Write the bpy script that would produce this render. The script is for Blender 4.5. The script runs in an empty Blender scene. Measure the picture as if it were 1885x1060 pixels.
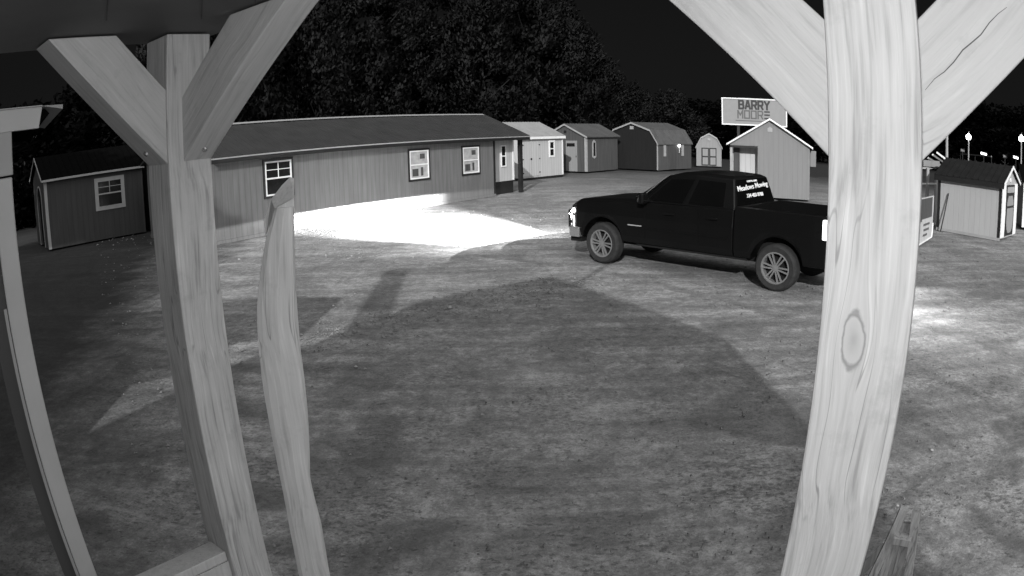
import bpy, bmesh, math, random
from mathutils import Vector, Matrix
random.seed(7)
R = math.radians
sc = bpy.context.scene
COL = sc.collection

# ------------------------------------------------------------------ camera (wide security lens, measured distortion)
CAM_H = 2.6566
PITCH = 0.2249; ROLL = -0.0223
KA, KB = 0.769, 0.0434                       # view angle = KA*r + KB*r^3, r in thousands of 1885-wide pixels
cd = bpy.data.cameras.new('camera'); cam = bpy.data.objects.new('camera', cd); COL.objects.link(cam); sc.camera = cam
cam.matrix_world = Matrix.Translation((0, 0, CAM_H)) @ Matrix.Rotation(R(90) - PITCH, 4, 'X') @ Matrix.Rotation(ROLL, 4, 'Z')
cd.type = 'PANO'; cd.panorama_type = 'FISHEYE_LENS_POLYNOMIAL'
cd.sensor_fit = 'HORIZONTAL'; cd.sensor_width = 36; cd.sensor_height = 20.25
q = 52.361e-3
cd.fisheye_fov = R(170)
cd.fisheye_polynomial_k0 = 0; cd.fisheye_polynomial_k1 = -KA * q; cd.fisheye_polynomial_k2 = 0
cd.fisheye_polynomial_k3 = -KB * q ** 3; cd.fisheye_polynomial_k4 = 0
cd.clip_start = 0.02; cd.clip_end = 2000

# ------------------------------------------------------------------ sky: almost black ahead, added fill glow behind and overhead
w = bpy.data.worlds.new('World'); sc.world = w; w.use_nodes = True
nt = w.node_tree; nt.nodes.clear()
out = nt.nodes.new('ShaderNodeOutputWorld'); bg = nt.nodes.new('ShaderNodeBackground')
sky = nt.nodes.new('ShaderNodeTexSky'); sky.sky_type = 'NISHITA'; sky.sun_disc = False
SUN_AZ, SUN_EL = R(10), math.atan(1 / 2.475)          # light travels towards azimuth 10 deg (clockwise of +Y)
sky.sun_elevation = SUN_EL; sky.sun_rotation = math.pi + SUN_AZ
bw = nt.nodes.new('ShaderNodeRGBToBW'); nt.links.new(sky.outputs[0], bw.inputs[0])
tc = nt.nodes.new('ShaderNodeTexCoord'); dp = nt.nodes.new('ShaderNodeVectorMath'); dp.operation = 'DOT_PRODUCT'
nt.links.new(tc.outputs['Generated'], dp.inputs[0]); dp.inputs[1].default_value = Vector((0.30, -0.62, 0.72)).normalized()
mr = nt.nodes.new('ShaderNodeMapRange'); mr.interpolation_type = 'SMOOTHSTEP'
mr.inputs['From Min'].default_value = 0.25; mr.inputs['From Max'].default_value = 0.95
mr.inputs['To Min'].default_value = 0.0; mr.inputs['To Max'].default_value = 1.0
nt.links.new(dp.outputs['Value'], mr.inputs['Value'])
GLOW = 1.3
m1 = nt.nodes.new('ShaderNodeMath'); m1.operation = 'MULTIPLY'; m1.inputs[1].default_value = GLOW
nt.links.new(mr.outputs[0], m1.inputs[0])
m2 = nt.nodes.new('ShaderNodeMath'); m2.operation = 'MULTIPLY_ADD'; m2.inputs[1].default_value = 0.0006
nt.links.new(bw.outputs[0], m2.inputs[0]); nt.links.new(m1.outputs[0], m2.inputs[2])
m3 = nt.nodes.new('ShaderNodeMath'); m3.operation = 'ADD'; m3.inputs[1].default_value = 0.0044
nt.links.new(m2.outputs[0], m3.inputs[0])
nt.links.new(m3.outputs[0], bg.inputs['Color']); bg.inputs['Strength'].default_value = 1.0
nt.links.new(bg.outputs[0], out.inputs[0])

# the high yard light far behind the camera
sl = bpy.data.lights.new('yard_light', 'SUN'); sl.energy = 3.9; sl.angle = R(0.5); sl.color = (1, 1, 1)
so = bpy.data.objects.new('yard_light', sl); COL.objects.link(so)
ldir = Vector((math.sin(SUN_AZ) * math.cos(SUN_EL), math.cos(SUN_AZ) * math.cos(SUN_EL), -math.sin(SUN_EL)))
so.rotation_euler = ldir.to_track_quat('-Z', 'Y').to_euler(); so.location = (0, -20, 15)
# the security camera's own infrared lamp
il = bpy.data.lights.new('infrared_lamp', 'POINT'); il.energy = 50; il.shadow_soft_size = 0.03
io = bpy.data.objects.new('infrared_lamp', il); COL.objects.link(io); io.location = (0.03, -0.02, CAM_H + 0.05)

sc.view_settings.view_transform = 'Standard'; sc.view_settings.look = 'None'
sc.view_settings.exposure = 0; sc.view_settings.gamma = 1
sc.render.engine = 'CYCLES'
sc.cycles.max_bounces = 5; sc.cycles.diffuse_bounces = 3; sc.cycles.glossy_bounces = 3
sc.cycles.use_denoising = True
sc.cycles.sample_clamp_indirect = 4.0

# ------------------------------------------------------------------ measuring: photo pixel -> direction -> place
def ray(px, py):
    x, y = (px - 942.5) / 1000, -(py - 530) / 1000
    c, s = math.cos(ROLL), math.sin(ROLL)
    x, y = c * x - s * y, s * x + c * y
    r = math.hypot(x, y) or 1e-9
    t = KA * r + KB * r ** 3
    sx, sy, f = math.sin(t) * x / r, math.sin(t) * y / r, math.cos(t)
    cp, sp = math.cos(PITCH), math.sin(PITCH)
    return Vector((sx, f * cp + sy * sp, -f * sp + sy * cp))
def ground_at(px, py, z=0.0):
    d = ray(px, py); return Vector((0, 0, CAM_H)) + d * ((z - CAM_H) / d.z)
def at(px, py, D):                              # horizontal distance D
    d = ray(px, py); return Vector((0, 0, CAM_H)) + d * (D / math.hypot(d.x, d.y))
def polar(az, D, z=0.0):
    return Vector((D * math.sin(R(az)), D * math.cos(R(az)), z))

# ------------------------------------------------------------------ materials
def new_mat(name):
    m = bpy.data.materials.new(name); m.use_nodes = True
    return m, m.node_tree, m.node_tree.nodes['Principled BSDF']
def ramp(n, stops):
    r = n.nodes.new('ShaderNodeValToRGB'); cr = r.color_ramp
    while len(cr.elements) < len(stops): cr.elements.new(0.5)
    for e, (p, v) in zip(cr.elements, stops): e.position = p; e.color = (v, v, v, 1)
    return r
def mat(name, v, rough=0.6, var=0.25, scale=6.0, metal=0.0, bump=0.0, stretch=(1, 1, 1), spec=0.3):
    m, n, b = new_mat(name)
    tx = n.nodes.new('ShaderNodeTexCoord'); mp = n.nodes.new('ShaderNodeMapping'); mp.inputs['Scale'].default_value = stretch
    no = n.nodes.new('ShaderNodeTexNoise'); no.inputs['Scale'].default_value = scale; no.inputs['Detail'].default_value = 6
    n.links.new(tx.outputs['Object'], mp.inputs[0]); n.links.new(mp.outputs[0], no.inputs['Vector'])
    rp = ramp(n, [(0.25, v * (1 - var)), (0.75, v * (1 + var))])
    n.links.new(no.outputs[0], rp.inputs[0]); n.links.new(rp.outputs[0], b.inputs['Base Color'])
    b.inputs['Roughness'].default_value = rough; b.inputs['Metallic'].default_value = metal
    b.inputs['Specular IOR Level'].default_value = spec
    if bump:
        bp = n.nodes.new('ShaderNodeBump'); bp.inputs['Strength'].default_value = bump; bp.inputs['Distance'].default_value = 0.02
        n.links.new(no.outputs[0], bp.inputs['Height']); n.links.new(bp.outputs[0], b.inputs['Normal'])
    return m
def math_node(n, op, a, b=None, c=None):
    x = n.nodes.new('ShaderNodeMath'); x.operation = op
    for i, v in enumerate((a, b, c)):
        if v is None: continue
        if isinstance(v, (int, float)): x.inputs[i].default_value = v
        else: n.links.new(v, x.inputs[i])
    return x.outputs[0]
def siding(name, v, pitch=0.2, groove=0.55, var=0.18, rough=0.7):
    """vertical grooved panel: grooves follow x+y of the building's own axes"""
    m, n, b = new_mat(name)
    tx = n.nodes.new('ShaderNodeTexCoord'); sp = n.nodes.new('ShaderNodeSeparateXYZ')
    n.links.new(tx.outputs['Object'], sp.inputs[0])
    s = math_node(n, 'ADD', sp.outputs[0], sp.outputs[1])
    f = math_node(n, 'FRACT', math_node(n, 'DIVIDE', s, pitch))
    g = math_node(n, 'ABSOLUTE', math_node(n, 'SUBTRACT', f, 0.5))       # .5 at the groove
    gm = math_node(n, 'GREATER_THAN', g, 0.46)
    mp = n.nodes.new('ShaderNodeMapping'); mp.inputs['Scale'].default_value = (3.5, 3.5, 0.35)
    n.links.new(tx.outputs['Object'], mp.inputs[0])
    no = n.nodes.new('ShaderNodeTexNoise'); no.inputs['Scale'].default_value = 2.2; no.inputs['Detail'].default_value = 7
    n.links.new(mp.outputs[0], no.inputs['Vector'])
    n2 = n.nodes.new('ShaderNodeTexNoise'); n2.inputs['Scale'].default_value = 0.8; n2.inputs['Detail'].default_value = 4
    n.links.new(tx.outputs['Object'], n2.inputs['Vector'])
    mix = math_node(n, 'MULTIPLY', no.outputs[0], math_node(n, 'MULTIPLY_ADD', n2.outputs[0], 0.6, 0.7))
    rp = ramp(n, [(0.3, v * (1 - var)), (0.7, v * (1 + var))])
    n.links.new(mix, rp.inputs[0])
    mx = n.nodes.new('ShaderNodeMix'); mx.data_type = 'RGBA'; mx.blend_type = 'MIX'
    n.links.new(math_node(n, 'MULTIPLY', gm, 1 - groove), mx.inputs[0])
    n.links.new(rp.outputs[0], mx.inputs[6]); mx.inputs[7].default_value = (v * .2, v * .2, v * .2, 1)
    n.links.new(mx.outputs[2], b.inputs['Base Color']); b.inputs['Roughness'].default_value = rough
    b.inputs['Specular IOR Level'].default_value = 0.25
    bp = n.nodes.new('ShaderNodeBump'); bp.inputs['Strength'].default_value = 0.5; bp.inputs['Distance'].default_value = 0.01
    n.links.new(math_node(n, 'SUBTRACT', 1, gm), bp.inputs['Height']); n.links.new(bp.outputs[0], b.inputs['Normal'])
    return m
def wood(name, v, knot=None, seed=0.0, contrast=1.0, knots=()):
    """sawn timber, grain along local z; knots = (x-or-y position, z, half width, half height) on the face"""
    m, n, b = new_mat(name)
    tx = n.nodes.new('ShaderNodeTexCoord'); sp = n.nodes.new('ShaderNodeSeparateXYZ')
    n.links.new(tx.outputs['Object'], sp.inputs[0])
    X, Y, Z = sp.outputs
    # grain bows around the knots
    w1 = n.nodes.new('ShaderNodeTexNoise'); w1.inputs['Scale'].default_value = 1.6; w1.inputs['Detail'].default_value = 2
    n.links.new(tx.outputs['Object'], w1.inputs['Vector'])
    wob = math_node(n, 'MULTIPLY', math_node(n, 'SUBTRACT', w1.outputs[0], 0.5), 0.10)
    gx = math_node(n, 'ADD', X, wob)
    masks = []
    for (kx, kz, ka, kb) in knots:
        dx = math_node(n, 'DIVIDE', math_node(n, 'SUBTRACT', X, kx), ka)
        dz = math_node(n, 'DIVIDE', math_node(n, 'SUBTRACT', Z, kz), kb)
        d2 = math_node(n, 'ADD', math_node(n, 'MULTIPLY', dx, dx), math_node(n, 'MULTIPLY', dz, dz))
        kn = n.nodes.new('ShaderNodeTexNoise'); kn.inputs['Scale'].default_value = 38; kn.inputs['Detail'].default_value = 3; n.links.new(tx.outputs['Object'], kn.inputs['Vector'])
        masks.append(math_node(n, 'ADD', math_node(n, 'SQRT', d2), math_node(n, 'MULTIPLY', math_node(n, 'SUBTRACT', kn.outputs[0], 0.5), 0.55)))
        e = math_node(n, 'POWER', 2.718, math_node(n, 'MULTIPLY', d2, -0.35))
        gx = math_node(n, 'SUBTRACT', gx, math_node(n, 'MULTIPLY', math_node(n, 'MULTIPLY', dx, e), ka * 0.8))
    cb = n.nodes.new('ShaderNodeCombineXYZ')
    n.links.new(gx, cb.inputs[0]); n.links.new(math_node(n, 'ADD', Y, wob), cb.inputs[1])
    n.links.new(math_node(n, 'MULTIPLY_ADD', Z, 0.035, seed), cb.inputs[2])
    g1 = n.nodes.new('ShaderNodeTexNoise'); g1.inputs['Scale'].default_value = 62; g1.inputs['Detail'].default_value = 5; g1.inputs['Roughness'].default_value = 0.62
    n.links.new(cb.outputs[0], g1.inputs['Vector'])
    g2 = n.nodes.new('ShaderNodeTexNoise'); g2.inputs['Scale'].default_value = 150; g2.inputs['Detail'].default_value = 3
    n.links.new(cb.outputs[0], g2.inputs['Vector'])
    g3 = n.nodes.new('ShaderNodeTexNoise'); g3.inputs['Scale'].default_value = 5; g3.inputs['Detail'].default_value = 3
    n.links.new(tx.outputs['Object'], g3.inputs['Vector'])
    s = math_node(n, 'ADD', math_node(n, 'MULTIPLY', g1.outputs[0], 0.48), math_node(n, 'MULTIPLY', g2.outputs[0], 0.34))
    s = math_node(n, 'ADD', s, math_node(n, 'MULTIPLY', g3.outputs[0], 0.18))
    c = 0.26 * contrast
    rp = ramp(n, [(0.36, v * (1 - 1.3 * c)), (0.47, v * (1 - .35 * c)), (0.56, v), (0.66, v * (1 + .8 * c))])
    n.links.new(s, rp.inputs[0]); cur = rp.outputs[0]
    # drying checks: thin dark lines along the grain, only here and there
    ck = n.nodes.new('ShaderNodeTexNoise'); ck.inputs['Scale'].default_value = 24; ck.inputs['Detail'].default_value = 2; n.links.new(cb.outputs[0], ck.inputs['Vector'])
    line = n.nodes.new('ShaderNodeMapRange'); line.inputs['From Min'].default_value = 0.009; line.inputs['From Max'].default_value = 0.003
    n.links.new(math_node(n, 'ABSOLUTE', math_node(n, 'SUBTRACT', ck.outputs[0], 0.53)), line.inputs['Value'])
    wh = n.nodes.new('ShaderNodeMapRange'); wh.inputs['From Min'].default_value = 0.52; wh.inputs['From Max'].default_value = 0.60
    n.links.new(w1.outputs[0], wh.inputs['Value'])
    mk_ = n.nodes.new('ShaderNodeMix'); mk_.data_type = 'RGBA'
    n.links.new(math_node(n, 'MULTIPLY', math_node(n, 'MULTIPLY', line.outputs[0], wh.outputs[0]), 0.6), mk_.inputs[0])
    n.links.new(cur, mk_.inputs[6]); mk_.inputs[7].default_value = (v * .3, v * .3, v * .3, 1); cur = mk_.outputs[2]
    # handling stains
    st = n.nodes.new('ShaderNodeTexNoise'); st.inputs['Scale'].default_value = 11; st.inputs['Detail'].default_value = 7; st.inputs['Roughness'].default_value = 0.7
    n.links.new(tx.outputs['Object'], st.inputs['Vector'])
    sm_ = n.nodes.new('ShaderNodeMapRange'); sm_.inputs['From Min'].default_value = 0.56; sm_.inputs['From Max'].default_value = 0.72; sm_.inputs['To Max'].default_value = 0.35
    n.links.new(st.outputs[0], sm_.inputs['Value'])
    mk2 = n.nodes.new('ShaderNodeMix'); mk2.data_type = 'RGBA'; n.links.new(sm_.outputs[0], mk2.inputs[0])
    n.links.new(cur, mk2.inputs[6]); mk2.inputs[7].default_value = (v * .5, v * .5, v * .5, 1); cur = mk2.outputs[2]
    for d in masks:
        ring = ramp(n, [(0.0, v * 0.66), (0.5, v * 0.84), (0.78, v * 0.9), (0.90, v * 0.42), (1.0, v * 0.6)])
        n.links.new(math_node(n, 'MULTIPLY', d, 0.95), ring.inputs[0])
        mx = n.nodes.new('ShaderNodeMix'); mx.data_type = 'RGBA'
        inside = n.nodes.new('ShaderNodeMapRange'); inside.inputs['From Min'].default_value = 1.12; inside.inputs['From Max'].default_value = 1.0
        n.links.new(d, inside.inputs['Value'])
        n.links.new(math_node(n, 'MULTIPLY', inside.outputs[0], 0.85), mx.inputs[0])
        n.links.new(cur, mx.inputs[6]); n.links.new(ring.outputs[0], mx.inputs[7]); cur = mx.outputs[2]
    n.links.new(cur, b.inputs['Base Color']); b.inputs['Roughness'].default_value = 0.75
    b.inputs['Specular IOR Level'].default_value = 0.2
    bp = n.nodes.new('ShaderNodeBump'); bp.inputs['Strength'].default_value = 0.5; bp.inputs['Distance'].default_value = 0.006
    n.links.new(s, bp.inputs['Height']); n.links.new(bp.outputs[0], b.inputs['Normal'])
    return m
def emit(name, strength):
    m, n, b = new_mat(name)
    b.inputs['Emission Color'].default_value = (1, 1, 1, 1); b.inputs['Emission Strength'].default_value = strength
    b.inputs['Base Color'].default_value = (.8, .8, .8, 1)
    return m
M = {}
M['long_wall'] = siding('grey_panel_siding', 0.138, 0.2, 0.7, 0.15)
M['white_wall'] = siding('white_panel_siding', 0.44, 0.2, 0.6, 0.07)
M['light_wall'] = siding('pale_panel_siding', 0.235, 0.2, 0.88, 0.05)
M['mid_wall'] = siding('mid_grey_siding', 0.07, 0.2, 0.5, 0.15)
M['dark_wall'] = siding('dark_siding', 0.06, 0.2, 0.5, 0.2)
M['barn_front'] = siding('dark_barn_front', 0.013, 0.3, 0.7, 0.15)
M['garden_wall'] = siding('garden_shed_siding', 0.36, 0.2, 0.92, 0.04)
M['cabin_wall'] = siding('cabin_siding', 0.19, 0.2, 0.9, 0.05)
M['dim_wall'] = siding('shade_darkened_siding', 0.045, 0.2, 0.8, 0.12)  # left shed's front siding, darkened to carry the shade there
M['roof_dark'] = mat('dark_metal_roof', 0.035, 0.6, 0.2, 2.0, 0.0)
M['roof_light'] = mat('pale_metal_roof', 0.30, 0.5, 0.12, 2.0, 0.1)
M['roof_mid'] = mat('grey_metal_roof', 0.085, 0.5, 0.2, 2.0, 0.1)
M['roof_black'] = mat('black_shingle_roof', 0.004, 0.95, 0.3, 20, spec=0)
M['garden_roof'] = mat('ribbed_black_roof', 0.012, 0.6, 0.3, 3, spec=0.15)
M['white'] = mat('white_trim_paint', 0.75, 0.5, 0.08, 5)
M['grey_trim'] = mat('grey_trim_paint', 0.30, 0.5, 0.1, 5)
M['black_trim'] = mat('black_trim_paint', 0.015, 0.5, 0.2, 5)
M['glass'] = mat('dark_window_glass', 0.012, 0.08, 0.2, 3, spec=0.5)
M['blind'] = mat('window_with_blind', 0.36, 0.4, 0.3, 5)
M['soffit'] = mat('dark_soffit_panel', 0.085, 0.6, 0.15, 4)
M['concrete'] = mat('footing', 0.2, 0.9, 0.2, 8)
M['paint'] = mat('black_truck_paint', 0.004, 0.32, 0.1, 2, spec=0.22)
M['truck_glass'] = mat('black_tinted_glass', 0.003, 0.08, 0.1, 2, spec=0.4)
M['rubber'] = mat('tyre_rubber', 0.022, 0.85, 0.3, 12)
M['under'] = mat('underbody', 0.006, 0.8, 0.2, 5)
M['alloy'] = mat('alloy_wheel', 0.2, 0.45, 0.15, 6, metal=0.35)
M['chrome'] = mat('chrome', 0.6, 0.25, 0.1, 3, metal=0.85)
M['decal'] = mat('white_decal', 0.8, 0.6, 0.05, 10)
M['sign_face'] = mat('sign_face', 0.24, 0.6, 0.05, 3)
M['kiosk_paint'] = mat('cream_paint', 0.42, 0.5, 0.12, 4)
M['sign_dark'] = mat('sign_dark_letters', 0.035, 0.6, 0.05, 3)
M['sign_grey'] = mat('sign_grey_letters', 0.1, 0.6, 0.05, 3)
M['bark'] = mat('bark', 0.02, 0.9, 0.4, 8, bump=0.6)
M['wood_r'] = wood('pale_post_timber', 0.52, seed=0.0, contrast=1.15, knots=((-0.016, 2.372, 0.0185, 0.042),))
M['wood_rb'] = wood('pale_brace_timber', 0.47, seed=3.3, contrast=0.55)
M['wood_rc'] = wood('pale_brace_timber_b', 0.45, seed=5.1, contrast=0.5, knots=((0.03, 0.21, 0.02, 0.03),))
M['wood_l'] = wood('corner_post_timber', 0.50, seed=7.7, contrast=1.3)
M['wood_lb'] = wood('corner_brace_timber', 0.46, seed=9.2, contrast=0.7)
M['wood_s'] = wood('split_slab_timber', 0.56, seed=12.4, contrast=0.9)
M['wood_old'] = wood('weathered_timber', 0.42, seed=15.0, contrast=2.0)

def leaf_mat(name, v):
    m, n, b = new_mat(name)
    g = n.nodes.new('ShaderNodeNewGeometry')
    rp = ramp(n, [(0.0, v * 0.5), (0.5, v), (1.0, v * 1.6)])
    tx = n.nodes.new('ShaderNodeTexCoord'); no = n.nodes.new('ShaderNodeTexNoise'); no.inputs['Scale'].default_value = 0.55; no.inputs['Detail'].default_value = 2
    n.links.new(tx.outputs['Object'], no.inputs['Vector'])
    n.links.new(math_node(n, 'ADD', math_node(n, 'MULTIPLY', g.outputs['Random Per Island'], .15), math_node(n, 'MULTIPLY_ADD', no.outputs[0], 2.4, -.9)), rp.inputs[0]); n.links.new(rp.outputs[0], b.inputs['Base Color'])
    b.inputs['Roughness'].default_value = 0.8; b.inputs['Specular IOR Level'].default_value = 0.05
    tr = n.nodes.new('ShaderNodeBsdfTranslucent'); n.links.new(rp.outputs[0], tr.inputs['Color'])
    mx = n.nodes.new('ShaderNodeMixShader'); mx.inputs[0].default_value = 0.5
    n.links.new(b.outputs[0], mx.inputs[1]); n.links.new(tr.outputs[0], mx.inputs[2]); n.links.new(mx.outputs[0], n.nodes['Material Output'].inputs['Surface'])
    return m
M['leaf'] = leaf_mat('leaves', 0.034)
M['leaf_dark'] = leaf_mat('dark_leaves', 0.0035)

def ground_mat():
    m, n, b = new_mat('dirt_and_gravel')
    tx = n.nodes.new('ShaderNodeTexCoord'); sp = n.nodes.new('ShaderNodeSeparateXYZ')
    P = tx.outputs['Object']; n.links.new(P, sp.inputs[0])
    def noise(scale, detail=6, rough=0.55, stretch=None, rot=0, dist=0.0):
        t = n.nodes.new('ShaderNodeTexNoise'); t.inputs['Scale'].default_value = scale; t.inputs['Detail'].default_value = detail
        t.inputs['Roughness'].default_value = rough; t.inputs['Distortion'].default_value = dist
        if stretch:
            mp = n.nodes.new('ShaderNodeMapping'); mp.inputs['Scale'].default_value = stretch; mp.inputs['Rotation'].default_value = (0, 0, rot)
            n.links.new(P, mp.inputs[0]); n.links.new(mp.outputs[0], t.inputs['Vector'])
        else: n.links.new(P, t.inputs['Vector'])
        return t.outputs[0]
    big = noise(0.22, 5, 0.6); mid = noise(1.1, 8, 0.65, dist=0.4); fine = noise(8, 9, 0.75); grit = noise(38, 6, 0.8)
    trk = noise(1.3, 5, 0.6, (0.22, 2.2, 1), R(8)); trk2 = noise(1.0, 4, 0.6, (0.2, 2.8, 1), R(-38))
    a = math_node(n, 'MULTIPLY', big, 0.18)
    for t, k in ((mid, 0.18), (fine, 0.27), (grit, 0.23), (trk, 0.14), (trk2, 0.08)):
        a = math_node(n, 'MULTIPLY_ADD', t, k, a)
    rp = ramp(n, [(0.43, 0.065), (0.485, 0.15), (0.535, 0.212), (0.61, 0.40)])
    n.links.new(a, rp.inputs[0])
    # tyre ruts: arcs of broken dark and pale treads
    col = rp.outputs[0]
    for (cx, cy, rr, wd, amt) in ((-9, 3, 14.2, .12, .55), (-9, 3, 15.9, .12, .5), (14, -2, 13.2, .13, .5), (14, -2, 14.9, .13, .45), (2, 24, 15.4, .11, .5), (2, 24, 17.0, .11, .5), (9, -9, 17.3, .14, .45), (-2, -12, 22.5, .14, .4)):
        dx = math_node(n, 'SUBTRACT', sp.outputs[0], cx); dy = math_node(n, 'SUBTRACT', sp.outputs[1], cy)
        dd = math_node(n, 'SQRT', math_node(n, 'ADD', math_node(n, 'MULTIPLY', dx, dx), math_node(n, 'MULTIPLY', dy, dy)))
        ad = math_node(n, 'ABSOLUTE', math_node(n, 'SUBTRACT', dd, math_node(n, 'MULTIPLY_ADD', big, .5, rr)))
        band = n.nodes.new('ShaderNodeMapRange'); band.inputs['From Min'].default_value = wd * 1.5; band.inputs['From Max'].default_value = wd * .7
        n.links.new(ad, band.inputs['Value'])
        br = n.nodes.new('ShaderNodeMapRange'); br.inputs['From Min'].default_value = .44; br.inputs['From Max'].default_value = .58; n.links.new(mid, br.inputs['Value'])
        mt = n.nodes.new('ShaderNodeMix'); mt.data_type = 'RGBA'
        n.links.new(math_node(n, 'MULTIPLY', math_node(n, 'MULTIPLY', band.outputs[0], br.outputs[0]), amt * .75), mt.inputs[0])
        n.links.new(col, mt.inputs[6]); mt.inputs[7].default_value = (.06, .06, .06, 1); col = mt.outputs[2]
    # leaf litter: dark ragged specks gathered in patches near the porch
    sp1 = noise(17, 6, 0.7, (1, 1.5, 1)); pt = noise(0.7, 5, 0.65, dist=0.8)
    k = math_node(n, 'MULTIPLY_ADD', pt, 0.38, math_node(n, 'MULTIPLY', sp1, 0.85))
    lit = n.nodes.new('ShaderNodeMapRange'); lit.inputs['From Min'].default_value = 0.66; lit.inputs['From Max'].default_value = 0.72
    n.links.new(k, lit.inputs['Value'])
    near = n.nodes.new('ShaderNodeMapRange'); near.inputs['From Min'].default_value = 11; near.inputs['From Max'].default_value = 4
    near.inputs['To Min'].default_value = 0.25; near.inputs['To Max'].default_value = 0.6
    n.links.new(sp.outputs[1], near.inputs['Value'])
    mx = n.nodes.new('ShaderNodeMix'); mx.data_type = 'RGBA'
    n.links.new(math_node(n, 'MULTIPLY', lit.outputs[0], near.outputs[0]), mx.inputs[0])
    n.links.new(col, mx.inputs[6]); mx.inputs[7].default_value = (0.05, 0.05, 0.05, 1)
    # broad damp patches near the porch
    dm = noise(0.55, 7, 0.62, dist=1.2)
    dmr = n.nodes.new('ShaderNodeMapRange'); dmr.interpolation_type = 'SMOOTHSTEP'; dmr.inputs['From Min'].default_value = .50; dmr.inputs['From Max'].default_value = .60
    n.links.new(math_node(n, 'MULTIPLY_ADD', fine, .10, math_node(n, 'SUBTRACT', dm, .05)), dmr.inputs['Value'])
    md = n.nodes.new('ShaderNodeMix'); md.data_type = 'RGBA'; n.links.new(math_node(n, 'MULTIPLY', dmr.outputs[0], near.outputs[0]), md.inputs[0])
    n.links.new(mx.outputs[2], md.inputs[6]); md.inputs[7].default_value = (.085, .085, .085, 1); mx = md
    # shade on the left side of the lot, put into the dirt colour
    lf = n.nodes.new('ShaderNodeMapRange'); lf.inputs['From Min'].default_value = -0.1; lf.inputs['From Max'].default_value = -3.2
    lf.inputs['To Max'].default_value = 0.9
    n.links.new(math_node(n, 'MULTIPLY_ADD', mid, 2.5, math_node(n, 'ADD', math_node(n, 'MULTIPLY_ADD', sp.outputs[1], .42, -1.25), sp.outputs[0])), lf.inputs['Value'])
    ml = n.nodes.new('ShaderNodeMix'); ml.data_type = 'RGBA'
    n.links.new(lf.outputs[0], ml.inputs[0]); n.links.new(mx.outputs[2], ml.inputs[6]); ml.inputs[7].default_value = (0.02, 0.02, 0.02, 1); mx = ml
    # beyond the lot: unlit distance put into the ground colour
    far = n.nodes.new('ShaderNodeMapRange'); far.inputs['From Min'].default_value = 30; far.inputs['From Max'].default_value = 47
    dist = n.nodes.new('ShaderNodeVectorMath'); dist.operation = 'LENGTH'; n.links.new(P, dist.inputs[0])
    n.links.new(math_node(n, 'MULTIPLY_ADD', mid, 14, math_node(n, 'SUBTRACT', dist.outputs['Value'], 7)), far.inputs['Value'])
    mg = n.nodes.new('ShaderNodeMix'); mg.data_type = 'RGBA'
    n.links.new(far.outputs[0], mg.inputs[0]); n.links.new(mx.outputs[2], mg.inputs[6]); mg.inputs[7].default_value = (0.03, 0.03, 0.03, 1)
    n.links.new(mg.outputs[2], b.inputs['Base Color']); b.inputs['Roughness'].default_value = 0.95; b.inputs['Specular IOR Level'].default_value = 0.1
    bp = n.nodes.new('ShaderNodeBump'); bp.inputs['Strength'].default_value = 0.6; bp.inputs['Distance'].default_value = 0.05
    h = math_node(n, 'MULTIPLY_ADD', mid, 1.0, math_node(n, 'MULTIPLY_ADD', fine, 0.5, math_node(n, 'MULTIPLY', grit, 0.15)))
    n.links.new(h, bp.inputs['Height']); n.links.new(bp.outputs[0], b.inputs['Normal'])
    return m
M['ground'] = ground_mat()

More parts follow.
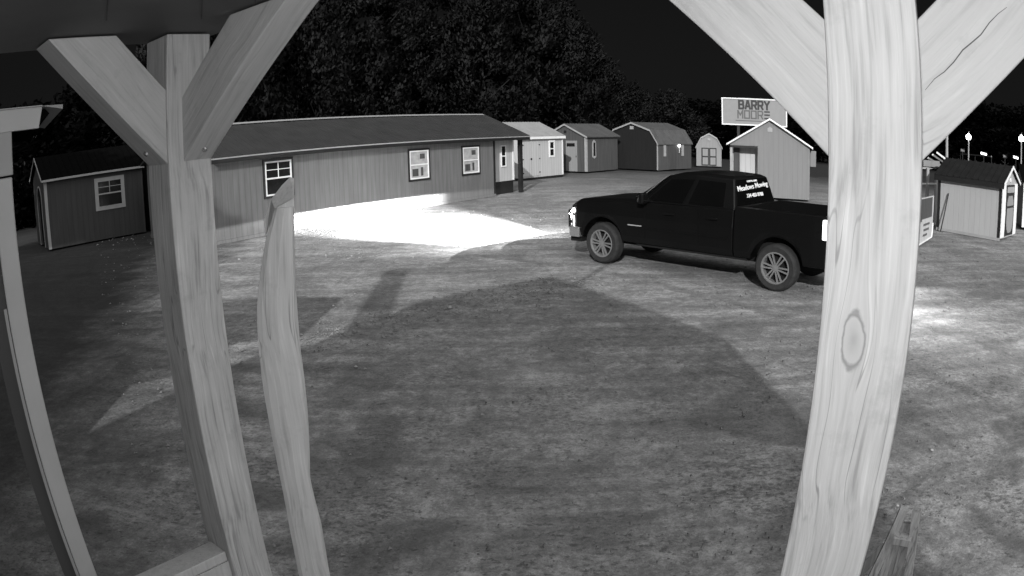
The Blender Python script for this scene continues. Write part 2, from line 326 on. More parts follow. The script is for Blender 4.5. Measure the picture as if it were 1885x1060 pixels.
# ------------------------------------------------------------------ mesh helpers
class MB:
    def __init__(self): self.v = []; self.f = []
    def add(self, vs, fs):
        o = len(self.v); self.v += [tuple(p) for p in vs]; self.f += [tuple(i + o for i in f) for f in fs]; return self
    def box(self, x0, x1, y0, y1, z0, z1):
        return self.add([(x0, y0, z0), (x1, y0, z0), (x1, y1, z0), (x0, y1, z0), (x0, y0, z1), (x1, y0, z1), (x1, y1, z1), (x0, y1, z1)],
                        [(0, 3, 2, 1), (4, 5, 6, 7), (0, 1, 5, 4), (1, 2, 6, 5), (2, 3, 7, 6), (3, 0, 4, 7)])
    def prism(self, pts, off):                   # closed outline (3D points) swept by vector off
        n = len(pts); a = [Vector(p) for p in pts]; b = [p + Vector(off) for p in a]
        return self.add(a + b, [tuple(range(n))[::-1], tuple(range(n, 2 * n))] + [(i, (i + 1) % n, n + (i + 1) % n, n + i) for i in range(n)])
    def bar(self, p, q, w, h=None, up=(0, 0, 1)):
        p, q = Vector(p), Vector(q); h = h or w; d = (q - p).normalized(); u = Vector(up)
        if abs(d.dot(u)) > 0.98: u = Vector((0, 1, 0))
        s = d.cross(u).normalized(); t = s.cross(d)
        r = [s * w / 2 + t * h / 2, -s * w / 2 + t * h / 2, -s * w / 2 - t * h / 2, s * w / 2 - t * h / 2]
        return self.add([p + k for k in r] + [q + k for k in r], [(3, 2, 1, 0), (4, 5, 6, 7), (0, 1, 5, 4), (1, 2, 6, 5), (2, 3, 7, 6), (3, 0, 4, 7)])
    def tube(self, p, q, r0, r1=None, n=10):
        p, q = Vector(p), Vector(q); r1 = r0 if r1 is None else r1; d = (q - p).normalized()
        u = d.orthogonal().normalized(); t = d.cross(u); vs = []
        for c, r in ((p, r0), (q, r1)):
            vs += [c + (u * math.cos(2 * math.pi * i / n) + t * math.sin(2 * math.pi * i / n)) * r for i in range(n)]
        return self.add(vs, [tuple(range(n))[::-1], tuple(range(n, 2 * n))] + [(i, (i + 1) % n, n + (i + 1) % n, n + i) for i in range(n)])
    def lathe(self, prof, axis='y', c=(0, 0, 0), n=40, closed=True):   # prof = (radius, height along axis)
        vs = []; c = Vector(c)
        for r, h in prof:
            for i in range(n):
                a = 2 * math.pi * i / n; x, z = r * math.cos(a), r * math.sin(a)
                vs.append(c + (Vector((x, h, z)) if axis == 'y' else Vector((x, z, h))))
        fs = []; k = len(prof)
        for j in range(k if closed else k - 1):
            for i in range(n):
                a, b2 = j * n + i, j * n + (i + 1) % n; j2 = (j + 1) % k
                fs.append((a, b2, j2 * n + (i + 1) % n, j2 * n + i))
        return self.add(vs, fs)
    def sphere(self, c, r, n=12, sq=(1, 1, 1)):
        c = Vector(c); prof = []; vs = []; fs = []
        m = n // 2 + 1
        for j in range(m + 1):
            ph = math.pi * j / m
            for i in range(n):
                a = 2 * math.pi * i / n
                vs.append(c + Vector((r * sq[0] * math.sin(ph) * math.cos(a), r * sq[1] * math.sin(ph) * math.sin(a), r * sq[2] * math.cos(ph))))
        for j in range(m):
            for i in range(n): fs.append((j * n + i, (j + 1) * n + i, (j + 1) * n + (i + 1) % n, j * n + (i + 1) % n))
        return self.add(vs, fs)
    def build(self, name, m, parent=None, loc=None, rot=None, bevel=0.0, smooth=False, fix=True):
        me = bpy.data.meshes.new(name); me.from_pydata(self.v, [], self.f); me.update()
        if fix:
            bm = bmesh.new(); bm.from_mesh(me); bmesh.ops.remove_doubles(bm, verts=bm.verts, dist=1e-6)
            bmesh.ops.recalc_face_normals(bm, faces=bm.faces); bm.to_mesh(me); bm.free()
        me.materials.append(M[m] if isinstance(m, str) else m)
        if smooth:
            for p in me.polygons: p.use_smooth = True
        o = bpy.data.objects.new(name, me); COL.objects.link(o)
        if parent: o.parent = parent
        if loc is not None: o.location = loc
        if rot is not None: o.rotation_euler = rot
        if bevel:
            bv = o.modifiers.new('bevel', 'BEVEL'); bv.width = bevel; bv.segments = 2; bv.limit_method = 'ANGLE'; bv.angle_limit = R(35)
        return o
def tag(o, label, cat, group=None, kind=None):
    if label: o['label'] = label
    if cat: o['category'] = cat
    if group: o['group'] = group
    if kind: o['kind'] = kind
    return o
def thing(name, label, cat, loc=(0, 0, 0), rz=0.0, group=None):
    o = bpy.data.objects.new(name, None); COL.objects.link(o); o.empty_display_size = 0.3
    o.location = loc; o.rotation_euler = (0, 0, rz); return tag(o, label, cat, group)
def text(name, s, m, parent, size, loc, rot, width=None, height=None, offset=0.0, shear=0.0):
    c = bpy.data.curves.new(name, 'FONT'); c.body = s; c.size = size; c.extrude = 0.004; c.offset = offset; c.shear = shear
    c.materials.append(M[m]); o = bpy.data.objects.new(name, c); COL.objects.link(o); o.parent = parent
    bpy.context.view_layer.update()
    d = o.dimensions.copy()
    o.location = loc; o.rotation_euler = rot
    k = ((width / d.x) if width else 1, (height / d.y) if height else ((width / d.x) if width else 1), 1)
    me = bpy.data.meshes.new_from_object(o.evaluated_get(bpy.context.evaluated_depsgraph_get())); bpy.data.objects.remove(o)
    me.name = name; o = bpy.data.objects.new(name, me); COL.objects.link(o); o.parent = parent
    o.location = loc; o.rotation_euler = rot; o.scale = k
    return o

# ------------------------------------------------------------------ ground
def make_ground():
    n = 120; L = 400.0; vs = []; fs = []
    cs = [t * 34 + math.copysign(abs(t) ** 5, t) * (L - 34) for t in [(i / n) * 2 - 1 for i in range(n + 1)]]
    rnd = random.Random(3)
    for y in cs:
        for x in cs:
            d = math.hypot(x, y)
            z = 0.0 if d > 60 else 0.012 * math.sin(x * 1.7 + 0.6 * y) * math.cos(y * 1.3 - x * 0.4) + rnd.uniform(-.003, .003)
            vs.append((x, y, z - 0.012))
    for j in range(n):
        for i in range(n):
            a = j * (n + 1) + i; fs.append((a, a + 1, a + n + 2, a + n + 1))
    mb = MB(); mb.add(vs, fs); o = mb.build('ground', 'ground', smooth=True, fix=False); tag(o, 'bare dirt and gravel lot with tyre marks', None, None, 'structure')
make_ground()
# loose stones
def make_gravel():
    rnd = random.Random(11); mb = MB()
    for _ in range(5200):
        if rnd.random() < 0.28:
            t = rnd.random(); x = -3.2 + 4.3 * t + rnd.gauss(0, .45); y = 8.2 + 3.9 * t + rnd.gauss(0, .4)
        else:
            y = 3.6 + 20 * rnd.random() ** 1.5; x = rnd.uniform(-.7, .95) * y
        s = rnd.choice((.005, .007, .009, .011, .014, .02)) * (0.7 + y / 14)
        c = Vector((x, y, s * 0.3)); a = [Vector((rnd.uniform(.6, 1.2) * s * math.cos(k * 2.094), rnd.uniform(.6, 1.2) * s * math.sin(k * 2.094), 0)) for k in range(3)]
        top = Vector((rnd.uniform(-.3, .3) * s, rnd.uniform(-.3, .3) * s, s * .8))
        mb.add([c + a[0], c + a[1], c + a[2], c + top], [(0, 1, 3), (1, 2, 3), (2, 0, 3)])
    o = mb.build('gravel', mat('loose_stone', 0.15, 0.9, 0.7, 3), fix=False)
    tag(o, 'small loose stones scattered over the dirt lot', None, None, 'stuff')
make_gravel()
for (px, py, s, lab) in ((828, 567, .042, 'small white stone lying left of the shadow edge in the lot'),
                         (655, 676, .026, 'single pale pebble on the dirt right of the split slab'),
                         (1715, 829, .02, 'tiny pale chip of litter on the dirt right of the knotted post'),
                         (440, 478, .035, 'little pale stone between the corner post and the split slab'),
                         (1652, 931, .014, 'tiny bright pebble just above the ladder tip')):
    g = ground_at(px, py); mb = MB(); mb.sphere((0, 0, s * .35), s, 7, (1, .8, .55))
    tag(mb.build('pebble', 'grey_trim', None, g, (0.1, .2, px)), lab, 'stone', 'stones lying in the lot')
def twig_pile():
    g = ground_at(215, 895); rnd = random.Random(5); mb = MB()
    for _ in range(26):
        a = rnd.uniform(0, 6.28); l = rnd.uniform(.03, .09); p = Vector((rnd.gauss(0, .07), rnd.gauss(0, .06), .005)); qq = p + Vector((math.cos(a) * l, math.sin(a) * l, rnd.uniform(.0, .025)))
        mb.bar(p, qq, rnd.uniform(.008, .02), .006)
    mb.sphere((0, 0, .0), .13, 10, (1.2, .8, .16))
    tag(mb.build('weed', mat('dry_stem', .05), None, g), 'dark dry scraggly weed on the shaded dirt beside the white column', 'weed')

# ------------------------------------------------------------------ buildings
def window(parent, x, z0, z1, wd, y=0.0, casing='black_trim', sash='white', pane='glass', grid=False, cas=0.07, side='front', xo=0.0):
    """window on the front (facing -y) or on the right end (facing +x, x is then along y)"""
    def T(o):
        if side == 'right': o.rotation_euler = (0, 0, R(90)); o.location = (xo, 0, 0)
        elif side == 'left': o.rotation_euler = (0, 0, R(-90)); o.location = (xo, 0, 0)
    x0, x1 = x - wd / 2, x + wd / 2; zm = (z0 + z1) / 2; t = 0.045
    mb = MB()
    for a, b_, c_, d_ in ((x0, x0 + t, z0, z1), (x1 - t, x1, z0, z1), (x0 + t, x1 - t, z0, z0 + t), (x0 + t, x1 - t, z1 - t, z1), (x0 + t, x1 - t, zm - t / 2, zm + t / 2)):
        mb.box(a, b_, y - .035, y - .002, c_, d_)
    if grid:
        mb.box(x - .01, x + .01, y - .028, y - .006, zm + t / 2, z1 - t)
        mb.box(x0 + t, x1 - t, y - .026, y - .008, (zm + z1) / 2 - .01, (zm + z1) / 2 + .01)
    wf = mb.build('window', sash, parent); T(wf)
    MB().box(x0 + t, x1 - t, y - .012, y - .004, z0 + t, z1 - t).build('pane', pane, wf)
    if casing:
        c = MB()
        for a, b_, c_, d_ in ((x0 - cas, x0, z0 - cas, z1 + cas), (x1, x1 + cas, z0 - cas, z1 + cas), (x0, x1, z0 - cas, z0), (x0, x1, z1, z1 + cas)):
            c.box(a, b_, y - .03, y - .001, c_, d_)
        c.build('casing', casing, wf)
    return wf
def roof_slab(prof, x0, x1, th=0.06, ribs=None, rib_h=0.02):
    """prof: list of (y, z) from front eave over the ridge to back eave; extruded along x; optional standing ribs"""
    mb = MB(); n = len(prof)
    top = [(y, z + th) for y, z in prof]
    loop = prof + top[::-1]
    mb.prism([(x0, y, z) for y, z in loop], (x1 - x0, 0, 0))
    if ribs:
        k = int((x1 - x0) / ribs)
        for i in range(k + 1):
            xx = x0 + 0.01 + (x1 - x0 - 0.04) * i / k
            for (ya, za), (yb, zb) in zip(top[:-1], top[1:]):
                d = Vector((0, yb - ya, zb - za)).normalized(); nrm = Vector((0, -d.z, d.y)) * rib_h
                if nrm.z < 0: nrm = -nrm
                a, b_ = Vector((xx, ya, za)), Vector((xx, yb, zb))
                mb.prism([a, b_, b_ + nrm, a + nrm], (0.03, 0, 0))
    return mb
def walls(L, W, gable, z0=0.0):
    """closed shell: gable = profile points (y, z) of the end walls above eave, from (0, eave) to (W, eave)"""
    mb = MB(); loop = [(0, z0)] + gable + [(W, z0)]
    mb.prism([(0, y, z) for y, z in loop], (L, 0, 0)); return mb

# 1 --- long grey building
def long_building():
    L, W, ev, rg = 14.95, 4.3, 2.42, 3.30
    p0 = Vector((-8.04, 17.68, 0)) - Vector((.58, .814, 0)) * .12; dx = .12
    t = thing('long_shed', 'long grey board sided building with black trimmed windows under a dark metal roof', 'building', p0, math.atan2(.814, .58))
    Lw = 12.87 + dx
    sl = (rg - ev) / (W / 2)
    g = [(0, ev), (W / 2, rg), (W, ev)]
    mb = walls(Lw, W, g, 0.10)
    mb.build('wall', 'long_wall', t)
    MB().box(-.02, Lw + .02, -.015, W + .02, 0.0, 0.098).build('skirt_board', 'long_wall', t)
    oh = 0.22
    pr = [(-oh, ev - oh * sl), (W / 2, rg), (W + oh, ev - oh * sl)]
    rf = roof_slab([(y, z + .012) for y, z in pr], -.15, L + dx + .12, 0.05, 0.23).build('roof', 'roof_dark', t)
    c = MB().prism([(0, W / 2 - .14, rg + .06 - .01), (0, W / 2, rg + .105), (0, W / 2 + .14, rg + .05), (0, W / 2, rg + .075)], (L + dx - .02, 0, 0)); c.build('ridge_cap', 'grey_trim', rf)
    MB().box(-.15, L + dx + .12, -oh - .02, -oh - .002, ev - oh * sl - .10, ev - oh * sl + .045).build('fascia', 'black_trim', t)
    MB().box(-.15, L + dx + .12, -oh - .035, -oh - .021, ev - oh * sl + .012, ev - oh * sl + .05).build('drip_edge', 'grey_trim', t)
    MB().box(Lw - .1, Lw + .004, -.025, -.004, 0.11, ev - .02).build('corner_trim', 'black_trim', t)
    for (s, z0, z1, wd, pane, grid) in ((2.30, 1.12, 2.12, .98, 'glass', True), (8.42, 1.04, 2.04, .98, 'blind', False), (11.33, 1.03, 2.03, .98, 'blind', False)):
        wf = window(t, s + dx, z0, z1, wd, 0.0, pane=pane, grid=grid)
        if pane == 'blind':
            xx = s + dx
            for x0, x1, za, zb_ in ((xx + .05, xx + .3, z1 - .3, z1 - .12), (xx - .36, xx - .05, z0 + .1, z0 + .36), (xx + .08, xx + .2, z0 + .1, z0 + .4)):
                MB().box(x0, x1, -.016, -.0125, za, zb_).build('pane_dark_box', 'dark_wall', wf)
    # dark boxes set on the panes of the two windows with blinds
    # recessed end porch with white wall and one dark post
    rec = 0.32
    MB().box(Lw + .006, L + dx - .32, rec, W - .01, 0.52, ev - .03).build('porch_wall', 'white_wall', t)
    MB().box(Lw + .006, L + dx - .32, rec + .05, W - .02, 0.0, 0.515).build('skirt_board', 'black_trim', t)
    window(t, Lw + 1.02, 1.12, 2.02, .36, rec, casing=None, pane='glass', sash='white')
    MB().box(L + dx - .28, L + dx - .1, .0, .14, 0.0, ev - .05).build('porch_post', 'black_trim', t)
    MB().box(Lw + .02, Lw + .1, rec - .03, rec - .004, .53, ev - .04).build('corner_trim', 'white', t)
    MB().box(L + dx - .42, L + dx - .33, rec - .03, rec - .004, .53, ev - .04).build('corner_trim', 'white', t)
    MB().box(Lw, L + dx, 0.02, W - .02, ev - .03, ev - .012).build('porch_ceiling', 'dark_wall', t)
long_building()

# 2 --- white shed with double doors
def white_shed():
    p0 = Vector((.61, 36.13, 0)); p1 = Vector((2.97, 38.91, 0)); L = (p1 - p0).length
    t = thing('white_shed', 'white shed with double doors and pale metal roof beside the long building', 'shed', p0, math.atan2(p1.y - p0.y, p1.x - p0.x))
    ev, rg, W = 2.27, 3.02, 3.4; g = [(0, ev), (W / 2, rg), (W, ev)]; sl = (rg - ev) / (W / 2)
    walls(L, W, g, .12).build('wall', 'white_wall', t)
    MB().box(0, L, .03, W, 0, .118).build('skid', 'black_trim', t)
    roof_slab([(-.12, ev - .12 * sl + .01), (W / 2, rg + .01), (W + .12, ev - .12 * sl + .01)], -.1, L + .1, .05, .23, .015).build('roof', 'roof_light', t)
    MB().box(-.1, L + .1, -.14, -.122, ev - .13, ev + .0).build('fascia', 'white', t)
    for x in (0.0, L - .09): MB().box(x, x + .09, -.022, -.003, .13, ev - .03).build('corner_trim', 'white', t)
    for i, (a, b_) in enumerate(((.12, .80), (.82, 1.52))):
        d = MB().box(a, b_, -.03, -.004, .2, 2.02).build('door', 'white_wall', t)
        for z in (.38, 1.1, 1.84): MB().box(*((a - .03, a + .06) if i == 0 else (b_ - .06, b_ + .03)), -.04, -.031, z - .03, z + .03).build('hinge', 'black_trim', d)
    MB().box(.74, .86, -.045, -.031, 1.05, 1.15).build('latch', 'black_trim', t)
    window(t, 2.62, 1.18, 2.0, .42, 0, casing='white', sash='white', cas=.05)
white_shed()

# generic gable-front shed: front gable faces -y, x across the front, y goes back
def front_gable(name, label, cat, p0, rz, Wd, Ln, prof, wall_m, front_m, roof_m, trim_m, th=.06, oh=.12, ribs=.25, z0=.08, front_in=0.0):
    """prof = [(x, z), ...] from left eave over the top to right eave, x from 0..Wd"""
    t = thing(name, label, cat, p0, rz)
    mb = MB(); loop = [(0, z0)] + prof + [(Wd, z0)]
    mb.prism([(x, 0.004, z) for x, z in loop], (0, Ln, 0)); mb.build('wall', wall_m, t)
    if front_m: MB().prism([(x * .985 + Wd * .0075, 0.0, z if z < .5 else z - .03) for x, z in loop], (0, -.02, 0)).build('front_wall', front_m, t)
    # roof: profile continued past the eaves
    (xa, za), (xb, zb) = prof[0], prof[1]; k = (zb - za) / max(xb - xa, .01); k = min(k, 2.5)
    e = .07 if k > 1.2 else .14
    pl = [(xa - e, za - e * k)] + prof[1:-1] + [(Wd + e, za - e * k)]
    rb = MB(); low = [(x, z + .012) for x, z in pl]; top = [(x, z + .012 + th) for x, z in pl]
    rb.prism([(x, -oh, z) for x, z in low + top[::-1]], (0, Ln + oh * 2, 0))
    if ribs:
        n = int((Ln + 2 * oh) / ribs)
        for i in range(n + 1):
            yy = -oh + .02 + (Ln + 2 * oh - .06) * i / n
            for (xa, za), (xb, zb) in zip(top[:-1], top[1:]):
                d = Vector((xb - xa, 0, zb - za)).normalized(); nn = Vector((-d.z, 0, d.x)) * .018
                a, b_ = Vector((xa, yy, za)), Vector((xb, yy, zb))
                rb.prism([a, b_, b_ + nn, a + nn], (0, .03, 0))
    rb.build('roof', roof_m, t)
    tr = MB()
    lo2 = [(x, z - .05) for x, z in low]; tr.prism([(x, -oh - .025, z) for x, z in lo2 + [(x, z - .004) for x, z in top][::-1]], (0, .02, 0)); tr.build('rake_trim', trim_m, t)
    return t

# 3 --- grey gable shed with white door
def grey_shed():
    c = Vector((4.57, 41.57, 0)); sd = Vector((.64, .768, 0)); fr = Vector((.768, -.64, 0)); Wd = 3.0
    p0 = c - fr * Wd; rz = math.atan2(fr.y, fr.x)
    t = front_gable('grey_shed', 'small grey gabled shed with pale door between the white shed and the big barn', 'shed', p0, rz, Wd, 3.6,
                    [(0, 2.2), (1.5, 2.92), (3.0, 2.2)], 'mid_wall', None, 'roof_mid', 'grey_trim', ribs=.3)
    d = MB().box(1.55, 2.35, -.05, -.004, .1, 1.95).build('door', 'light_wall', t)
    MB().box(1.62, 2.2, -.06, -.051, 1.6, 1.8).build('door_window', 'glass', d)
    MB().box(2.28, 2.32, -.075, -.051, .95, 1.05).build('handle', 'black_trim', d)
    MB().box(2.88, 3.025, -.03, -.0, .1, 2.17).build('corner_trim', 'grey_trim', t)
    MB().box(3.002, 3.025, .0, .1, .1, 2.17).build('corner_trim', 'grey_trim', t)
    MB().lathe([(.0, -.03), (.09, -.03), (.09, .0), (0, .0)], 'y', (1.5, -.02, 2.5), 16).build('gable_vent', 'black_trim', t)
    wv = MB(); prof = [(.62, .95), (.62, 1.75), (.68, 1.92), (.82, 2.0), (.96, 1.92), (1.02, 1.75), (1.02, .95), (.82, .85)]
    wv.prism([(3.004, y, z) for y, z in prof], (.03, 0, 0)); wf = wv.build('window', 'grey_trim', t)
    MB().box(3.036, 3.045, .72, .92, 1.02, 1.83).build('pane', 'glass', wf)
grey_shed()

# 4 --- lofted barn (gambrel)
def barn():
    c = Vector((9.28, 43.16, 0)); sd = Vector((.711, .703, 0)); fr = Vector((.703, -.711, 0)); Wd = 4.0
    p0 = c - fr * Wd; rz = math.atan2(fr.y, fr.x); H2 = Wd / 2
    t = front_gable('lofted_barn', 'big dark fronted barn with rounded gambrel roof and a lit lamp on its side', 'barn', p0, rz, Wd, 4.1,
                    [(0, 1.78), (.55, 2.58), (2.0, 3.05), (3.45, 2.58), (4.0, 1.78)], 'mid_wall', 'barn_front', 'roof_mid', 'grey_trim', ribs=.35)
    MB().box(1.86, 2.14, -.06, -.022, 2.66, 2.86).build('gable_vent', 'grey_trim', t)
    for x in (0.0, Wd - .09): MB().box(x, x + .09, -.045, -.022, .1, 1.75).build('corner_trim', 'grey_trim', t)
    MB().box(Wd + .002, Wd + .03, 1.25, 2.1, .1, 1.78).build('door', 'dark_wall', t)
    for y in (.75, 2.95): MB().box(Wd + .002, Wd + .035, y - .13, y + .13, .95, 1.76).build('shutter', 'grey_trim', t)
    l = MB(); l.sphere((Wd + .12, 2.35, 1.62), .095, 12); lm = l.build('wall_lamp', emit('barn_lamp_glow', 6), t, smooth=True)
    MB().bar((Wd + .12, 2.35, 1.5), (Wd + .12, 2.35, 1.15), .03).build('lamp_bracket', 'white', lm)
barn()

# 5 --- playhouse barn
def little_barn():
    a, b_ = ground_at(1282, 307), ground_at(1323, 307)
    b_ = a + Vector((math.cos(R(16.5)), -math.sin(R(16.5)), 0)) * 1.86; Wd = 1.86; rz = -R(16.5)
    t = front_gable('mini_barn', 'tiny white gambrel shed with black framed double doors beyond the pickup roof', 'shed', a, rz, Wd, 2.6,
                    [(0, 1.5), (Wd * .18, 2.1), (Wd / 2, 2.42), (Wd * .82, 2.1), (Wd, 1.5)], 'light_wall', None, 'roof_light', 'grey_trim', oh=.06, ribs=None)
    d0, d1 = Wd * .2, Wd * .8
    for x0, x1 in ((d0, Wd / 2 - .01), (Wd / 2 + .01, d1)):
        d = MB().box(x0, x1, -.03, -.002, .12, 1.42).build('door', 'black_trim', t)
        for z0, z1 in ((.2, .72), (.82, 1.34)): MB().box(x0 + .09, x1 - .07, -.045, -.031, z0, z1).build('door_panel', 'light_wall', d)
    MB().box(Wd / 2 - .1, Wd / 2 + .1, -.06, -.022, 1.95, 2.12).build('gable_vent', 'grey_trim', t)
little_barn()

# 6 --- pale gable building with corner porch
def gable_building():
    D = 28.3
    a = polar(18.05, D + .12); c = polar(24.75, D); a.z = c.z = 0
    Wd = (c - a).length; rz = math.atan2(c.y - a.y, c.x - a.x)
    t = thing('porch_cabin', 'pale cabin with white edged gable and a corner porch behind the pickup cab', 'cabin', a, rz)
    ev, rg, Ln, pw, z0 = 2.2, 3.2, 5.0, Wd * .345, .08
    oz = 2.12
    # front wall: gable face with the porch corner left open
    MB().prism([(pw, 0, z0), (Wd, 0, z0), (Wd, 0, ev), (Wd / 2, 0, rg), (0, 0, ev), (0, 0, oz), (pw, 0, oz)], (0, .08, 0)).build('front_wall', 'cabin_wall', t)
    MB().box(Wd - .08, Wd, .085, Ln, z0, ev - .03).build('side_wall', 'cabin_wall', t)
    MB().box(0.02, Wd - .09, .6, .68, z0, ev - .02).build('porch_back_wall', 'white_wall', t)
    MB().box(pw, pw + .08, .085, .59, z0, oz).build('porch_side_wall', 'cabin_wall', t)
    MB().box(0, .08, .69, Ln, z0, ev - .03).build('side_wall', 'cabin_wall', t)
    MB().box(.05, pw + .05, .09, .59, .0, .12).build('porch_floor', 'dark_wall', t)
    MB().box(0, .1, .0, .1, z0, oz - .1).build('porch_post', 'grey_trim', t)
    MB().box(.11, .36, .5, .56, z0, oz - .1).build('porch_door', 'dark_wall', t)
    MB().box(0.0, pw, -.02, .085, oz - .09, oz - .005).build('porch_beam', 'black_trim', t)
    sl = (rg - ev) / (Wd / 2); e = .13
    low = [(-e, ev - e * sl + .01), (Wd / 2, rg + .01), (Wd + e, ev - e * sl + .01)]
    MB().prism([(x, -.14, z) for x, z in low + [(x, z + .05) for x, z in low][::-1]], (0, Ln + .2, 0)).build('roof', 'roof_light', t)
    MB().prism([(x, -.165, z - .02) for x, z in low] + [(x, -.165, z + .055) for x, z in low][::-1], (0, .022, 0)).build('rake_trim', 'white', t)
    MB().prism([(Wd / 2 - .1, -.03, 2.72), (Wd / 2 + .1, -.03, 2.72), (Wd / 2 + .1, -.03, 2.86), (Wd / 2, -.03, 2.93), (Wd / 2 - .1, -.03, 2.86)], (0, .028, 0)).build('gable_vent', 'grey_trim', t)
    MB().box(Wd + .01, Wd + .27, .25, .8, 1.4, 2.04).build('air_conditioner', 'cabin_wall', t, bevel=.02)
gable_building()

# 7 --- billboard
def billboard():
    D = 60; a = at(1328, 179, D); b_ = at(1331, 229, D); c = at(1449, 236, D)
    zt, zb = a.z, b_.z; p = Vector((a.x, a.y, 0)); p1 = Vector((c.x, c.y, 0)); Wd = (p1 - p).length; Ht = zt - zb
    t = thing('billboard', 'lit rectangular billboard reading BARRY MOORE above the cabin roof', 'billboard', p, math.atan2(p1.y - p.y, p1.x - p.x))
    MB().box(0, Wd, 0, .15, zb, zt).build('panel', 'sign_face', t)
    f = MB(); k = .1
    for x0, x1, z0, z1 in ((0, k, zb, zt), (Wd - k, Wd, zb, zt), (k, Wd - k, zb, zb + k), (k, Wd - k, zt - k, zt)): f.box(x0, x1, -.05, -.003, z0, z1)
    f.build('frame', 'white', t)
    for x in (.25 * Wd, .75 * Wd): MB().box(x - .12, x + .12, .16, .4, 0, zb + .3).build('post', 'black_trim', t)
    ST = {'B': [[(0, 0), (0, 1), (.8, 1), (.9, .85), (.9, .62), (.78, .52), (0, .52)], [(.78, .52), (.95, .38), (.95, .14), (.82, 0), (0, 0)]],
          'A': [[(0, 0), (.42, 1), (.58, 1), (1, 0)], [(.18, .3), (.82, .3)]], 'R': [[(0, 0), (0, 1), (.82, 1), (.95, .85), (.95, .6), (.82, .46), (0, .46)], [(.55, .46), (.95, 0)]],
          'Y': [[(0, 1), (.5, .5), (1, 1)], [(.5, .5), (.5, 0)]], 'M': [[(0, 0), (0, 1), (.5, .4), (1, 1), (1, 0)]], 'O': [[(0, 0), (0, 1), (1, 1), (1, 0), (0, 0)]]}
    def write(word, x0, x1, z0, z1, th, m):
        k = len(word); cw = (x1 - x0) / k
        for i, ch in enumerate(word):
            mb = MB(); W_ = cw * .70; xa = x0 + i * cw + cw * .12
            for j, pl in enumerate(ST[ch]):
                for q, (p0_, p1_) in enumerate(zip(pl[:-1], pl[1:])):
                    a_, b__ = Vector((xa + p0_[0] * W_, -.006 - .0016 * (q % 3) - .005 * j, z0 + p0_[1] * (z1 - z0))), Vector((xa + p1_[0] * W_, -.006 - .0016 * (q % 3) - .005 * j, z0 + p1_[1] * (z1 - z0)))
                    d_ = (b__ - a_).normalized() * th * .42; a_ -= d_; b__ += d_
                    mb.bar(a_, b__, th, .004, (0, 1, 0))
            mb.build('letter', m, t)
    write('BARRY', .255 * Wd, .745 * Wd, zt - .385 * Ht, zt - .10 * Ht, .17, 'sign_dark')
    write('MOOR', .235 * Wd, .645 * Wd, zt - .735 * Ht, zt - .465 * Ht, .12, 'sign_grey')
    for z in (.45, .565, .69): MB().box(.65 * Wd, .735 * Wd, -.02, -.004, zt - (z + .05) * Ht, zt - z * Ht).build('letter_bar', 'sign_dark', t)
    MB().box(.21 * Wd, .62 * Wd, -.012, -.004, zt - .845 * Ht, zt - .815 * Ht).build('underline', 'sign_grey', t)
billboard()

